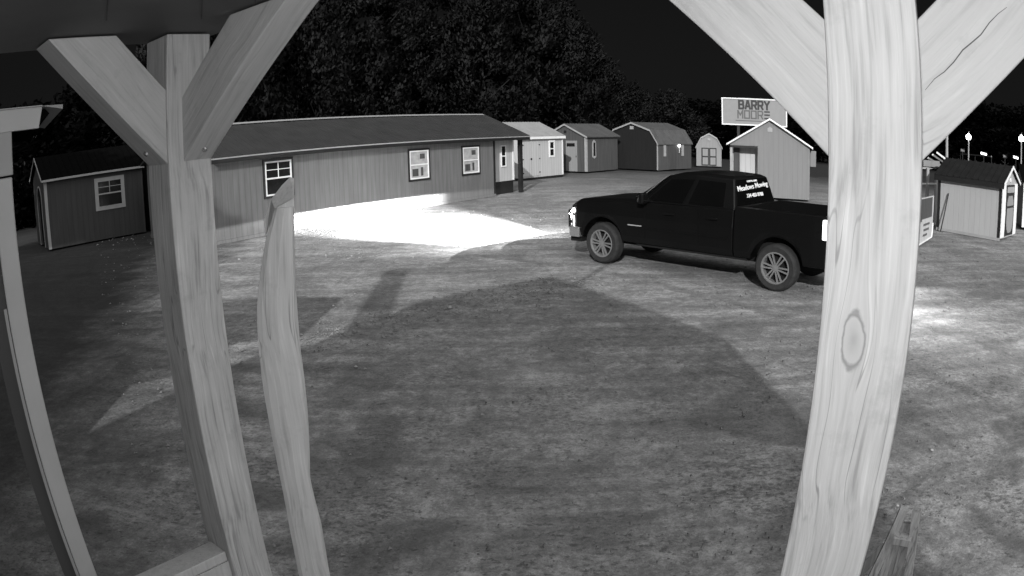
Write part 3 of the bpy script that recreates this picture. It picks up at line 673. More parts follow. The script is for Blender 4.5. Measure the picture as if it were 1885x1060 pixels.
# 8 --- small shed at the right
def small_right_shed():
    b_ = Vector((14.69, 16.45, 0)); fd = Vector((math.cos(R(58)), -math.sin(R(58)), 0)); a = b_ - fd * 2.40; L = 2.40; rz = -R(58)
    # right end turns away: direction of end wall
    t = thing('garden_shed', 'low pale shed with black ribbed roof and narrow glazed end door at right', 'shed', a, rz)
    W, ev = 2.0, 1.76; rg = 2.24; sl = (rg - ev) / (W / 2)
    walls(L, W, [(0, ev), (W / 2, rg), (W, ev)], .06).build('wall', 'garden_wall', t)
    MB().box(-.01, L, -.03, -.002, .0, .09).build('skirt_board', 'grey_trim', t)
    roof_slab([(-.12, ev - .12 * sl + .01), (W / 2, rg + .01), (W + .12, ev - .12 * sl + .01)], -.12, L + .1, .05, .22, .03).build('roof', 'garden_roof', t)
    MB().box(-.12, L + .1, -.145, -.122, ev - .17, ev - .02).build('fascia', 'black_trim', t)
    for x in (-.01, L - .1): MB().box(x, x + .1, -.02, -.002, .1, ev - .05).build('corner_trim', 'black_trim', t)
    # end wall dressing (faces +x)
    lo = [(0 - .12, ev - .12 * sl - .02), (W / 2, rg - .02), (W + .12, ev - .12 * sl - .02)]
    MB().prism([(L + .105, y, z) for y, z in lo] + [(L + .105, y, z + .09) for y, z in lo][::-1], (.02, 0, 0)).build('rake_trim', 'white', t)
    for y0, y1 in ((.0, .42), (W - .42, W)): MB().box(L + .002, L + .03, y0, y1, .1, ev - .03).build('corner_trim', 'white', t)
    d = MB().box(L + .002, L + .035, .44, W - .44, .12, 1.7).build('door', 'black_trim', t)
    yc = W / 2
    pr = [(-.34, .3), (-.42, .5), (-.42, .98), (.42, .98), (.42, .5), (.34, .3), (.2, .2), (-.2, .2)]
    MB().prism([(L + .036, yc + y, z) for y, z in pr], (.012, 0, 0)).build('door_panel', 'light_wall', d)
    pr = [(-.42, 1.05), (-.42, 1.14), (-.26, 1.36), (.26, 1.36), (.42, 1.14), (.42, 1.05)]
    MB().prism([(L + .036, yc + y, z) for y, z in pr], (.012, 0, 0)).build('door_panel', 'light_wall', d)
    MB().box(L + .036, L + .05, .55, W - .55, 1.46, 1.64).build('transom', 'grey_trim', d)
    MB().lathe([(0, 0), (.07, 0), (.07, .03), (0, .03)], 'y', (0, 0, 0), 14).build('gable_vent', 'white', t, (L + .03, yc, 1.85), (0, 0, R(90)))
    # stick
    p, q_ = a + fd * .25 + Vector((-.2, -.13, 0)), a + fd * .42 + Vector((-.05, -.03, 1.22))
    o = MB().tube((0, 0, 0), (q_ - p) if True else 0, .022, .018, 8).build('broom_handle', 'black_trim', None, p)
    tag(o, 'thin dark pole leaning against the pale shed wall', 'pole')
    # next shed past the frame edge
    p = polar(43.75, 26.5); t2 = thing('storage_shed', 'pale shed cut off by the right edge of the view behind the garden shed', 'shed', p, R(-35))
    walls(3.2, 2.4, [(0, 1.75), (1.2, 2.3), (2.4, 1.75)], .1).build('wall', 'light_wall', t2)
    roof_slab([(-.1, 1.72), (1.2, 2.31), (2.5, 1.72)], -.1, 3.3, .05).build('roof', 'roof_black', t2)
    MB().box(-.02, .09, -.03, -.002, .1, 1.7).build('corner_trim', 'white', t2)
small_right_shed()

# 9 --- left shed with arch door
def left_shed():
    a = Vector((-15.13, 18.56, 0)); b_ = Vector((-12.62, 21.35, 0)); L = (b_ - a).length; rz = math.atan2(b_.y - a.y, b_.x - a.x)
    t = thing('arch_door_shed', 'shed with shade-darkened siding, white framed window and open arched end at far left', 'shed', a, rz)
    W, ev, rg = 3.0, 2.38, 3.1; sl = (rg - ev) / (W / 2)
    # left end wall with an arched opening
    n = 8; arch = [(W / 2 - .55, .05)] + [(W / 2 - .55 * math.cos(math.pi * i / n), 1.6 + .5 * math.sin(math.pi * i / n)) for i in range(n + 1)] + [(W / 2 + .55, .05)]
    MB().prism([(0, 0, .05)] and [(0, y, z) for y, z in [(0, .05), (0, ev), (W / 2, rg), (W, ev), (W, .05)] + arch[::-1]], (.08, 0, 0)).build('end_wall', 'dark_wall', t)
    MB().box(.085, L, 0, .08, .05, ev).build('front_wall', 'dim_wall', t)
    MB().box(.085, L, W - .08, W, .05, ev).build('back_wall', 'dark_wall', t)
    MB().prism([(L, y, z) for y, z in ((0, .05), (0, ev), (W / 2, rg), (W, ev), (W, .05))], (.06, 0, 0)).build('end_wall', 'dark_wall', t)
    roof_slab([(-.14, ev - .14 * sl + .01), (W / 2, rg + .01), (W + .14, ev - .14 * sl + .01)], -.12, L + .1, .05, .25).build('roof', 'roof_black', t)
    MB().box(-.12, L + .1, -.165, -.142, ev - .10, ev - .03).build('fascia', 'grey_trim', t)
    lo = [(-.14, ev - .14 * sl - .02), (W / 2, rg - .02), (W + .14, ev - .14 * sl - .02)]
    MB().prism([(-.145, y, z) for y, z in lo] + [(-.145, y, z + .08) for y, z in lo][::-1], (.02, 0, 0)).build('rake_trim', 'grey_trim', t)
    MB().box(-.015, .09, -.02, -.002, .05, ev - .04).build('corner_trim', 'grey_trim', t)
    MB().box(-.02, -.002, -.015, .09, .05, ev - .04).build('corner_trim', 'grey_trim', t)
    ar = MB(); ir = [(y, z) for y, z in arch]; orr = [((y - W / 2) * 1.12 + W / 2, z if z < .1 else (z - 1.6) * 1.12 + 1.6) for y, z in arch]
    for i in range(len(ir) - 1):
        ar.prism([(-.02, *ir[i]), (-.02, *ir[i + 1]), (-.02, *orr[i + 1]), (-.02, *orr[i])], (.018, 0, 0))
    ar.build('arch_trim', 'grey_trim', t)
    for k, y in enumerate((.95, 1.3, 1.65)): MB().box(.5, .55, y, y + .28, .1, 2.0).build('door_board', 'grey_trim', t)
    window(t, 2.50, 1.12, 2.04, .98, 0, casing='grey_trim', sash='grey_trim', pane='glass', grid=True, cas=.09)
    # neighbouring dark shed behind the corner post
    p = Vector((-12.5, 21.7, 0))
    t2 = thing('dark_shed', 'plain dark shed half hidden behind the corner post', 'shed', p, rz)
    walls(3.2, 2.6, [(0, 2.3), (1.3, 2.5), (2.6, 2.3)], .05).build('wall', 'barn_front', t2)
    roof_slab([(-.1, 2.3), (1.3, 2.52), (2.7, 2.3)], -.03, 3.3, .05).build('roof', 'roof_black', t2)
    MB().box(.02, .09, -.03, -.002, .05, 2.3).build('corner_trim', 'black_trim', t2)
left_shed()

# ------------------------------------------------------------------ porch timber
E1 = Vector((math.cos(R(35)), -math.sin(R(35)), 0)); E2 = Vector((-math.sin(R(35)), -math.cos(R(35)), 0))
SOF = 2.985
def porch():
    S = .14
    K = polar(-28.1, 1.887); LC = K - (E1 + E2) * S / 2
    A = polar(26.31, .989); RC = A + E1 * S / 2 - E2 * S / 2
    t = thing('porch', 'timber porch with diagonally braced posts and a dark soffit framing the view', 'porch', (0, 0, 0))
    rz = math.atan2(E1.y, E1.x)
    def post(c, m, lab, w=S):
        o = MB().box(-w / 2, w / 2, -w / 2, w / 2, 0, SOF - .004).build('post', m, t, c, (0, 0, rz), bevel=.004); o['label'] = lab; return o
    post(LC, 'wood_l', 'weathered corner post with bolted braces')
    # the knotted post: local x runs along E1
    # front face is local -y; shift the texture so that the knot sits on that face
    o = post(RC, 'wood_r', 'bright pale post with a large oval knot')
    def brace(c, u, z0, run, rise, dep, wd, m, side=0.0, lab=None):
        """diagonal timber starting on the post face at height z0 and going out along u up to the soffit"""
        ln = math.hypot(run, rise); ang = math.atan2(run, rise)
        s = Vector((-u.y, u.x, 0))
        start = c + Vector((0, 0, z0))
        # outline in (u, z): lower edge from (0,0) to (run,rise); upper edge parallel, offset by dep; both ends cut on post and soffit
        h = dep / math.sin(ang)                      # vertical height of the cut on the post
        top_run = run * (1 - h / rise) if rise > h else 0
        pts = [(0, 0), (run, rise), (top_run, rise), (0, h)]
        # local frame: z' along the brace, x' perpendicular in the plane, y' = s
        d = (u * run + Vector((0, 0, rise))).normalized(); x = s.cross(d).normalized()
        Mx = Matrix((x, s, d)).transposed().to_4x4(); Mx.translation = start
        inv = Mx.inverted()
        mb = MB(); loop = [inv @ (start + u * a + Vector((0, 0, b_)) + s * (side - wd / 2)) for a, b_ in pts]
        mb.prism(loop, inv.to_3x3() @ (s * wd))
        ob = mb.build('brace', m, t, bevel=.003); ob.matrix_world = Mx
        if lab: ob['label'] = lab
        return ob
    fz = SOF - .004
    b1 = brace(LC + E2 * S / 2, E2, 2.628, .36, fz - 2.628, .142, .13, 'wood_lb', lab='left brace of the corner post')
    b2 = brace(LC + E1 * S / 2, E1, 2.630, .50, fz - 2.630, .142, .092, 'wood_lb', side=.023, lab='right brace of the corner post')
    b3 = brace(RC - E1 * S / 2, -E1, 2.628, .37, fz - 2.628, .142, .125, 'wood_rb', lab='left brace of the knotted post')
    b4 = brace(RC + E1 * S / 2, E1, 2.634, .36, fz - 2.634, .142, .13, 'wood_rc', lab='right brace of the knotted post')
    # long drying crack along the right brace of the knotted post
    d4 = (E1 * .36 + Vector((0, 0, fz - 2.634))).normalized(); Mi = b4.matrix_world.inverted()
    c0_ = RC + E1 * (S / 2 + .006) + Vector((0, 0, 2.634 + .098)) + E2 * (.065 + .0006)
    pts_ = [Mi @ (c0_ + d4 * (.19 * k / 9) + Vector((0, 0, .0025 * math.sin(k * 1.9)))) for k in range(10)]
    ck_ = MB(); up_ = Mi.to_3x3() @ E2; sd_ = Mi.to_3x3() @ E2.cross(d4).normalized()
    for k in range(9):
        w0, w1 = .0003 + .0006 * math.sin(math.pi * k / 9), .0003 + .0006 * math.sin(math.pi * (k + 1) / 9)
        ck_.add([pts_[k] - sd_ * w0, pts_[k] + sd_ * w0, pts_[k + 1] + sd_ * w1, pts_[k + 1] - sd_ * w1], [(0, 1, 2, 3)])
    ck_.build('drying_crack', 'mid_wall', b4)
    # bolts at the lower ends of the corner braces
    for pt_ in (at(283, 300, 1.86), at(376, 285, 1.86)):
        pass
    for c, u in ((LC + E2 * S / 2, E2), (LC + E1 * (S / 2), E1)):
        run, rise = (.36, fz - 2.628) if u is E2 else (.5, fz - 2.63)
        d = (u * run + Vector((0, 0, rise))).normalized(); sdir = Vector((-u.y, u.x, 0)); nrm = sdir.cross(d)
        if nrm.z > 0: nrm = -nrm
        p = c + Vector((0, 0, 2.63)) + d * .05 + nrm * .001 + (sdir * .023 if u is E1 else Vector((0, 0, 0)))
        MB().tube((0, 0, 0), nrm * .006, .009, .007, 10).build('bolt', 'chrome', t, p)
    # soffit: slab whose outer edges follow the two beams
    c0 = K - (E1 + E2) * (S + .03)
    # corner just outside the corner post
    cor = LC - (E1 + E2) * (S / 2 + .035)
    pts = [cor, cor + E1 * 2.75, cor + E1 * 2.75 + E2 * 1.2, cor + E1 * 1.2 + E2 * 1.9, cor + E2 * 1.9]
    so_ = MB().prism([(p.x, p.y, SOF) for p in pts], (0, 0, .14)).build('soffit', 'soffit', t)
    # panel seams
    sm = MB()
    for px in (198, 372, 470):
        d = ray(px, 5); q0 = Vector((0, 0, CAM_H)) + d * ((SOF - CAM_H) / d.z)
        p = q0 * .25; q_ = q0 * 1.12
        sm.bar((p.x, p.y, SOF - .002), (q_.x, q_.y, SOF - .002), .003, .003)
    sm.build('panel_seam', 'dark_wall', so_)
    # rail running from the corner post along E2
    zr = 1.70
    def rail_pt(px, py):
        return at(px, py, 1.0)
    p = LC + E2 * (S / 2 + .002); D0 = math.hypot(p.x, p.y)
    zt = 1.452
    rail = MB()
    rail.box(0, .62, -.045, .045, zt - .035, zt)
    ro = rail.build('rail', 'wood_lb', t, p, (0, 0, math.atan2(E2.y, E2.x)), bevel=.003); ro['label'] = 'short flat handrail beside the corner post'
    MB().box(0, .62, -.02, .02, zt - .12, zt - .037).build('rail_board', 'wood_lb', t, p + E1 * .028, (0, 0, math.atan2(E2.y, E2.x)))
porch()

# --- split slab standing right of the corner post
def slab():
    D = 1.9
    def pl(px, py, back=0.0):
        # point on the vertical plane at azimuth -19.9, distance D
        nrm = polar(-19.9, 1); d = ray(px, py); h = (D + back) / (d.x * nrm.x + d.y * nrm.y); return Vector((0, 0, CAM_H)) + d * h
    nrm = polar(-19.9, 1)
    L = [(506, 383), (490, 440), (480, 500), (473, 560), (474, 610), (477, 655), (487, 730), (500, 800), (522, 910), (550, 1057)]
    Rr = [(541, 362), (542, 440), (545, 530), (549, 590), (553, 640), (560, 690), (567, 760), (570, 820), (571, 880), (581, 925), (592, 965), (607, 1057)]
    # resample both edges by height
    Lp = [pl(*p) for p in L]; Rp = [pl(*p) for p in Rr]
    def on(lst, z):
        for a, b_ in zip(lst[:-1], lst[1:]):
            if b_.z <= z <= a.z: return a.lerp(b_, (a.z - z) / max(a.z - b_.z, 1e-6))
        return lst[0] if z > lst[0].z else lst[-1]
    zs = [Lp[0].z - (Lp[0].z - Lp[-1].z) * i / 26 for i in range(27)]
    rows = []
    for i, z in enumerate(zs):
        a = on(Lp, z).copy(); b_ = on(Rp, z).copy(); a.z = b_.z = z
        rows.append((a, b_))
    a, b_ = rows[-1]; aa, bb = a.copy(), b_.copy(); aa.z = bb.z = 0.0; rows.append((aa, bb))
    base = Vector((rows[-1][0].x, rows[-1][0].y, 0))
    back = nrm * .045
    mb = MB(); vs = []
    top = [pl(484.5, 411), pl(497, 370), pl(534, 326), pl(541, 328)]
    for a, b_ in rows:
        m1_ = a.lerp(b_, .12) - nrm * .008; m2_ = a.lerp(b_, .5) - nrm * .016; m3_ = a.lerp(b_, .93) - nrm * .012
        vs.append([a + back * .5, a, m1_, m2_, m3_, b_, b_ + back, a.lerp(b_, .3) + back])
    flat = [v - base for r_ in vs for v in r_]; k = 8; fs = []
    for i in range(len(vs) - 1):
        for j in range(k): fs.append((i * k + j, i * k + (j + 1) % k, (i + 1) * k + (j + 1) % k, (i + 1) * k + j))
    fs.append(tuple(range(k))); fs.append(tuple((len(vs) - 1) * k + j for j in range(k))[::-1])
    mb.add(flat, fs)
    mb.prism([pl(506, 383, -.002) - base, pl(541, 362, -.002) - base, pl(541.5, 385, -.002) - base], nrm * .04)
    o = mb.build('wood_slab', 'wood_s', None, base); tag(o, 'rough split timber slab with pointed top standing right of the corner post', 'slab')
    # slanted sawn top
    tp = MB(); r0 = vs[0]; pts = [pl(541, 365), pl(506, 385), pl(487, 440), pl(488, 405), pl(500, 365), pl(534, 326), pl(541.5, 328)]
    fr = []
    for (px, py, bk) in ((541.3, 364, -.013), (521, 374, -.016), (506, 384, -.014), (489, 438, .002), (486, 409, .02), (499, 367, .035), (519, 341, .042), (534, 326, .046), (541.5, 328, .04)):
        fr.append(pl(px, py, bk) - base)
    bk = [p + nrm * .03 if i < 4 else p + nrm * .004 for i, p in enumerate(fr)]
    n = len(fr); tp.add(fr + bk, [tuple(range(n))[::-1], tuple(range(n, 2 * n))] + [(i, (i + 1) % n, n + (i + 1) % n, n + i) for i in range(n)])
    tp.build('sawn_top', 'wood_lb', o)
slab()

# --- neighbouring stand at the far left: white column, fascia and roof edge
def kiosk():
    D = 2.0
    def az_pt(az, D_, z): return polar(az, D_, z)
    c = polar(-42.06, D)
    t = thing('stand', 'white trimmed roofed stand whose slim column runs down the left edge', 'stand', (c.x, c.y, 0), R(43))
    # local x points right (tangent), y away
    wz = D * math.tan(R(1.75))
    MB().box(-wz, 0, 0, .05, 0, 2.655).build('column', 'kiosk_paint', t, bevel=.004)
    MB().box(-wz - .055, -wz - .002, .012, .06, 0, 2.655).build('column_shaded_side', 'dark_wall', t)  # shaded side of the column, its shade put into the dark colour
    MB().box(-wz - .012, -wz - .002, -.004, .011, .9, 2.3).build('bead', 'grey_trim', t)
    MB().box(-wz - .08, .004, -.012, .06, 2.66, 2.79).build('capital', 'grey_trim', t, bevel=.003)
    MB().box(-wz - .26, -wz + .003, .062, .075, 2.60, 2.78).build('sign_board', 'grey_trim', t)
    z = lambda el: CAM_H + D * math.tan(R(el))
    x1 = D * math.tan(R(2.9)); x2 = D * math.tan(R(2.55))
    MB().prism([(-.9, -.03, z(4.2)), (x2, -.03, z(3.4)), (x1, -.03, z(5.15)), (-.9, -.03, z(6.5))], (0, .03, 0)).build('fascia', 'kiosk_paint', t)
    MB().prism([(-.9, -.05, z(6.55)), (D * math.tan(R(4.66)), -.05, z(4.95)), (D * math.tan(R(4.66)), -.05, z(4.6)), (D * math.tan(R(3.0)), -.05, z(5.0)), (-.9, -.05, z(6.42))], (0, .8, 0)).build('roof', 'grey_trim', t)
    MB().prism([(-.9, .002, z(4.25)), (x2 - .01, .002, z(3.5)), (D * math.tan(R(3.6)), .002, z(4.5)), (D * math.tan(R(3.2)), .002, z(4.9)), (-.9, .002, z(6.1))], (0, .7, 0)).build('eave_box', 'roof_black', t)
kiosk()

# --- tripod ladder at the lower right
def ladder():
    top = at(1676, 937, 2.0); base = Vector((top.x, top.y, 0)); nrm = Vector((top.x, top.y, 0)).normalized(); rgt = Vector((nrm.y, -nrm.x, 0))
    t = thing('ladder', 'weathered wooden tripod ladder poking up at the lower right', 'ladder', base, math.atan2(rgt.y, rgt.x))
    H_ = top.z
    for s in (-1, 1):
        MB().bar((s * .29, -.25, 0), (s * .022, 0, H_), .028, .045, (0, 1, 0)).build('rail', 'wood_old', t)
    for k in range(7):
        z = H_ - .09 - k * .21; f = 1 - z / H_
        MB().box(-(.016 + .26 * f), .016 + .26 * f, -.25 * f - .05, -.25 * f + .03, z - .012, z + .012).build('rung', 'wood_old', t)
    MB().bar((-.62, .35, 0), (-.05, .04, H_ - .17), .02, .03).build('rear_leg', 'wood_old', t)
    for s in (-.5, .35): MB().bar((s * .29, -.2, .02), (s * .022, .0, H_ - .05), .03, .02, (0, 1, 0)).build('brace', 'wood_old', t)
    MB().bar((-.02, .0, H_ - .02), (.005, -.03, H_ - .35), .014, .02).build('cleat', 'grey_trim', t)
ladder()

# --- banner and play frame between the knotted post and the garden shed
def banner():
    b0 = ground_at(1687, 456); b1 = ground_at(1714, 443); D = b1.xy.length
    p = Vector((b0.x, b0.y, 0)) - (b1 - b0).normalized() * .5; d = (b1 - p); L = d.length; rz = math.atan2(d.y, d.x)
    zt = at(1717, 360, D).z
    t = thing('banner', 'pale printed banner with a grey photo panel beside the garden shed', 'banner', p, rz)
    MB().prism([(0, 0, 0.04), (L, 0, .12), (L + .06, 0, .5), (L + .09, 0, zt), (0, 0, zt)], (0, .03, 0)).build('sheet', 'white_wall', t)
    MB().box(.1, L - .14, -.012, -.002, zt * .55, zt - .03).build('photo_panel', 'mid_wall', t)
    MB().bar((0, -.01, .03), (L, -.01, .11), .03).build('hem', 'white', t)
    MB().bar((L, -.012, .11), (L + .065, -.012, .5), .03).build('hem', 'white', t)
    rnd = random.Random(9); mk = MB()
    for i in range(7):
        x = .12 + .05 * (i % 2) + (.0 if i < 4 else L * .45); z = .22 + .14 * (i % 4); MB().box(x, x + L * (.22 + .13 * rnd.random()), -.008, -.002, z, z + .06).build('printed_mark', 'sign_grey', t)
banner()
def play_frame():
    D = 24.5
    P = lambda px, py, k=0: at(px, py, D + k)
    b = P(1708, 340); b.z = 0
    t = thing('play_frame', 'timber play frame with slatted lean-to roof behind the garden shed', 'play frame', b)
    def bar(n_, p, q_, w_, m='grey_trim'): MB().bar(p - b, q_ - b, w_, w_ * .6).build(n_, m, t)
    for px, k in ((1708, 0), (1724, .8)):
        p = P(px, 309 if px < 1720 else 320, k); g = p.copy(); g.z = 0; bar('post', g, p, .11)
    bar('beam', P(1690, 309), P(1722, 309, .4), .1)
    bar('beam', P(1690, 338), P(1724, 338), .08, 'white')
    for i, (x0, y0, x1, y1) in enumerate(((1724, 280, 1752, 301), (1716, 284, 1742, 302), (1708, 290, 1732, 304), (1700, 296, 1722, 308))):
        bar('roof_slat', P(x0, y0, .3 * i), P(x1, y1, .3 * i), .1, 'white')
    bar('panel', P(1700, 300, .3), P(1730, 302, .3), .35, 'light_wall')
    p = P(1743, 268, 1.0); g = p.copy(); g.z = 0
    o = MB().tube((0, 0, 0), (0, 0, p.z + .8), .06, .05, 8).build('pole', 'grey_trim', None, g); tag(o, 'slim bare pole rising behind the play frame', 'pole')
play_frame()

# --- far street lamps and far parked things on the right
def far_lights():
    glow = emit('street_lamp_glow', 9)
    lab = ('glowing lantern on a tall post, left of the two far lamps', 'glowing lantern on a tall post at the right frame edge')
    for i, (px, py) in enumerate(((1783, 252), (1880, 255))):
        D = 52; p = at(px, py, D); g = Vector((p.x, p.y, 0))
        t = thing('street_lamp', lab[i], 'street lamp', g, R(-40), 'street lamps across the road')
        MB().tube((0, 0, 0), (0, 0, p.z - .2), .06, .05, 10).build('pole', 'grey_trim', t)
        l = MB(); h = p.z
        l.add([(-.16, -.16, h - .18), (.16, -.16, h - .18), (.16, .16, h - .18), (-.16, .16, h - .18), (-.22, -.22, h + .06), (.22, -.22, h + .06), (.22, .22, h + .06), (-.22, .22, h + .06), (0, 0, h + .28)],
              [(0, 3, 2, 1), (0, 1, 5, 4), (1, 2, 6, 5), (2, 3, 7, 6), (3, 0, 4, 7), (4, 5, 8), (5, 6, 8), (6, 7, 8), (7, 4, 8)])
        l.build('lantern', glow, t)
        MB().tube((0, 0, h + .28), (.04, 0, h + .42), .03, .015, 8).build('finial', 'grey_trim', t)
    car_glow = emit('floodlight_glow', 4); dim_glow = mat('dim_lens', 0.16)
    for px, py, wd, dim, lab in ((1811, 283, .5, 0, 'double floodlight above the pale rail between the two far lanterns'),
                            (1850, 288, .3, 1, 'faint low floodlight left of the right edge lantern'),
                            (1870, 290, .42, 0, 'bright slanted low floodlight just left of the right edge lantern'),
                            (1772, 277, .3, 1, 'faint floodlight left of the nearer far lantern')):
        D = 54; p = at(px, py, D); g = Vector((p.x, p.y, 0)); t = thing('floodlight', lab, 'floodlight', g, R(-40), 'low floodlights across the road')
        MB().tube((0, 0, 0), (0, 0, p.z - .1), .04, .035, 8).build('post', 'black_trim', t)
        MB().box(-wd / 2 - .03, wd / 2 + .03, .0, .14, p.z - .12, p.z + .14).build('housing', 'black_trim', t)
        MB().prism([(-wd / 2, -.02, p.z - .04), (wd / 2, -.02, p.z - .1), (wd / 2, -.02, p.z + .04), (-wd / 2, -.02, p.z + .12)], (0, .018, 0)).build('lens', car_glow if not dim else dim_glow, t)
    a, b_ = at(1768, 283, 66), at(1825, 288, 58); g = Vector((a.x, a.y, 0)); t = thing('guard_rail', 'pale horizontal rail across the road under the left far lantern', 'rail', g)
    MB().bar(a - g, b_ - g, .08, .1).build('beam', 'light_wall', t)
    for p in (a, b_, a.lerp(b_, .5)):
        q_ = p - g; MB().bar((q_.x, q_.y, 0), (q_.x, q_.y, q_.z - .06), .06).build('post', 'black_trim', t)
far_lights()

# ------------------------------------------------------------------ pickup truck
def truck():
    th = -.7687; dr = Vector((math.sin(th), math.cos(th), 0)); left = Vector((-dr.y, dr.x, 0))
    rc = Vector((4.44, 10.92, 0)) - left * .93
    t = thing('pickup_truck', 'black crew cab pickup with lit headlights and white lettering on its rear window', 'pickup truck', rc, math.atan2(dr.y, dr.x))
    WB = 3.79; RW = .405
    # local: +x forward, +y driver's side (towards the camera), z up
    def zb(x):
        z = .50
        for xc in (0, WB):
            r = .52
            if abs(x - xc) < r: z = max(z, .40 + math.sqrt(r * r - (x - xc) ** 2))
        return z
    def interp(tab, x):
        for (a, va), (b_, vb) in zip(tab[:-1], tab[1:]):
            if a <= x <= b_: return va + (vb - va) * (x - a) / (b_ - a)
        return tab[0][1] if x < tab[0][0] else tab[-1][1]
    def stations(x0, x1, extra=()):
        s = {round(x0, 3), round(x1, 3)}
        k = x0
        while k < x1: s.add(round(k, 3)); k += .2
        for xc in (0, WB):
            for i in range(0, 17):
                v = xc - .52 * math.cos(math.pi * i / 16)
                if x0 < v < x1: s.add(round(v, 3))
        for e in extra: s.add(e)
        return sorted(s)
    half = [(-1.2, .94), (-.8, .985), (1, 1.0), (3.3, 1.0), (4.2, .985), (4.5, .95), (4.62, .89)]
    def ring(x, ztop, zside, wtop):
        w_ = interp(half, x); b_ = zb(x)
        return [(-w_ * .95, b_), (-w_, min(b_ + .12, .98)), (-w_, .99), (-w_ * .985, 1.08), (-w_ * .965, zside), (-wtop, ztop), (wtop, ztop), (w_ * .965, zside), (w_ * .985, 1.08), (w_, .99), (w_, min(b_ + .12, .98)), (w_ * .95, b_)]
    # front body: hood, fenders, doors up to the belt
    xs = stations(.85, 4.62)
    hood = [(.49, 1.31), (2.7, 1.31), (3.1, 1.32), (3.5, 1.30), (4.2, 1.26), (4.52, 1.23), (4.62, 1.18)]
    side = [(.49, 1.30), (3.0, 1.27), (3.5, 1.235), (4.2, 1.20), (4.52, 1.17), (4.62, 1.10)]
    mb = MB(); vs = []
    for x in xs:
        zt, zs_ = interp(hood, x), interp(side, x); w_ = interp(half, x)
        vs += [(x, y, z) for y, z in ring(x, zt, zs_, w_ - .22)]
    k = 12; fs = []
    for i in range(len(xs) - 1):
        for j in range(k): fs.append((i * k + j, i * k + (j + 1) % k, (i + 1) * k + (j + 1) % k, (i + 1) * k + j))
    fs.append(tuple(range(k))); fs.append(tuple((len(xs) - 1) * k + j for j in range(k)))
    mb.add(vs, fs); body = mb.build('body', 'paint', t, bevel=.012)
    for p in body.data.polygons: p.use_smooth = False
    # bed
    xs = stations(-1.10, .825); mb = MB(); vs = []
    for x in xs:
        w_ = interp(half, x); b_ = zb(x)
        vs += [(x, y, z) for y, z in [(-w_ * .95, b_), (-w_, min(b_ + .12, .98)), (-w_, .99), (-w_ * .985, 1.08), (-w_ * .97, 1.36), (-w_ + .12, 1.37), (-w_ + .13, .97), (w_ - .13, .97), (w_ - .12, 1.37), (w_ * .97, 1.36), (w_ * .985, 1.08), (w_, .99), (w_, min(b_ + .12, .98)), (w_ * .95, b_)]]
    k = 14; fs = []
    for i in range(len(xs) - 1):
        for j in range(k): fs.append((i * k + j, i * k + (j + 1) % k, (i + 1) * k + (j + 1) % k, (i + 1) * k + j))
    fs.append(tuple(range(k))); fs.append(tuple((len(xs) - 1) * k + j for j in range(k)))
    mb.add(vs, fs); mb.build('bed', 'paint', t, bevel=.01)
    MB().box(-1.145, -1.105, -.84, .84, .72, 1.365).build('tailgate', 'paint', t, bevel=.015)
    MB().box(.73, .82, -.86, .86, .98, 1.36).build('bed_front_panel', 'paint', t)
    # cab upper
    low = [(3.02, .80, 1.30), (.50, .93, 1.30)]; cab = MB()
    belt = [(.86, -.90, 1.29), (.86, .90, 1.29), (1.9, .93, 1.29), (2.85, .90, 1.285), (3.22, .70, 1.285), (3.22, -.70, 1.285), (2.85, -.90, 1.285), (1.9, -.93, 1.29)]
    eave = [(.98, -.70, 1.81), (.98, .70, 1.81), (1.7, .72, 1.84), (2.3, .69, 1.81), (2.42, .55, 1.80), (2.42, -.55, 1.80), (2.3, -.69, 1.81), (1.7, -.72, 1.84)]
    top = [(1.05, -.56, 1.86), (1.05, .56, 1.86), (1.65, .58, 1.89), (2.1, .52, 1.875), (2.2, .4, 1.865), (2.2, -.4, 1.865), (2.1, -.52, 1.875), (1.65, -.58, 1.89)]
    n = 8; fs = [tuple(range(n))]
    for r_ in (0, 1):
        for j in range(n): fs.append((r_ * n + j, r_ * n + (j + 1) % n, (r_ + 1) * n + (j + 1) % n, (r_ + 1) * n + j))
    fs.append(tuple(2 * n + j for j in range(n))); cab.add(belt + eave + top, fs)
    cab.build('cab', 'paint', t, bevel=.02)
    # glass panels laid on the cab planes
    def lerp3(a, b_, f): return Vector(a).lerp(Vector(b_), f)
    def panel(name, q4, off, m, parent=t, th_=.006):
        a, b_, c, d = [Vector(p) for p in q4]; nrm = (b_ - a).cross(d - a).normalized()
        ctr = (a + b_ + c + d) / 4
        if nrm.dot(ctr - Vector((1.6, 0, 1.2))) < 0: nrm = -nrm
        return MB().prism([p + nrm * off for p in (a, b_, c, d)], nrm * th_).build(name, m, parent), nrm
    for s in (1, -1):
        B = lambda x: (x, s * (.93 if x <= 1.9 else .93 - .035 * (x - 1.9)), 1.29)
        bl, br = Vector((.86, s * .90, 1.29)), Vector((1.9, s * .93, 1.29)); el, er = Vector((.98, s * .70, 1.81)), Vector((1.7, s * .72, 1.84))
        f = lambda u, v: bl.lerp(br, u).lerp(el.lerp(er, u), v)
        panel('side_window', (f(.22, .07), f(.93, .07), f(.93, .86), f(.20, .86)), .006, 'truck_glass')
        bl2, br2 = Vector((1.9, s * .93, 1.29)), Vector((2.85, s * .90, 1.285)); el2, er2 = Vector((1.7, s * .72, 1.84)), Vector((2.3, s * .69, 1.81))
        g = lambda u, v: bl2.lerp(br2, u).lerp(el2.lerp(er2, u), v)
        panel('side_window', (g(.06, .07), g(.92, .07), g(.86, .84), g(.06, .86)), .006, 'truck_glass')
        # door line, handles, moulding strip
        MB().bar((2.93, s * .905, 1.33), (2.40, s * .725, 1.79), .018, .012).build('window_moulding', 'chrome' if s > 0 else 'paint', t)
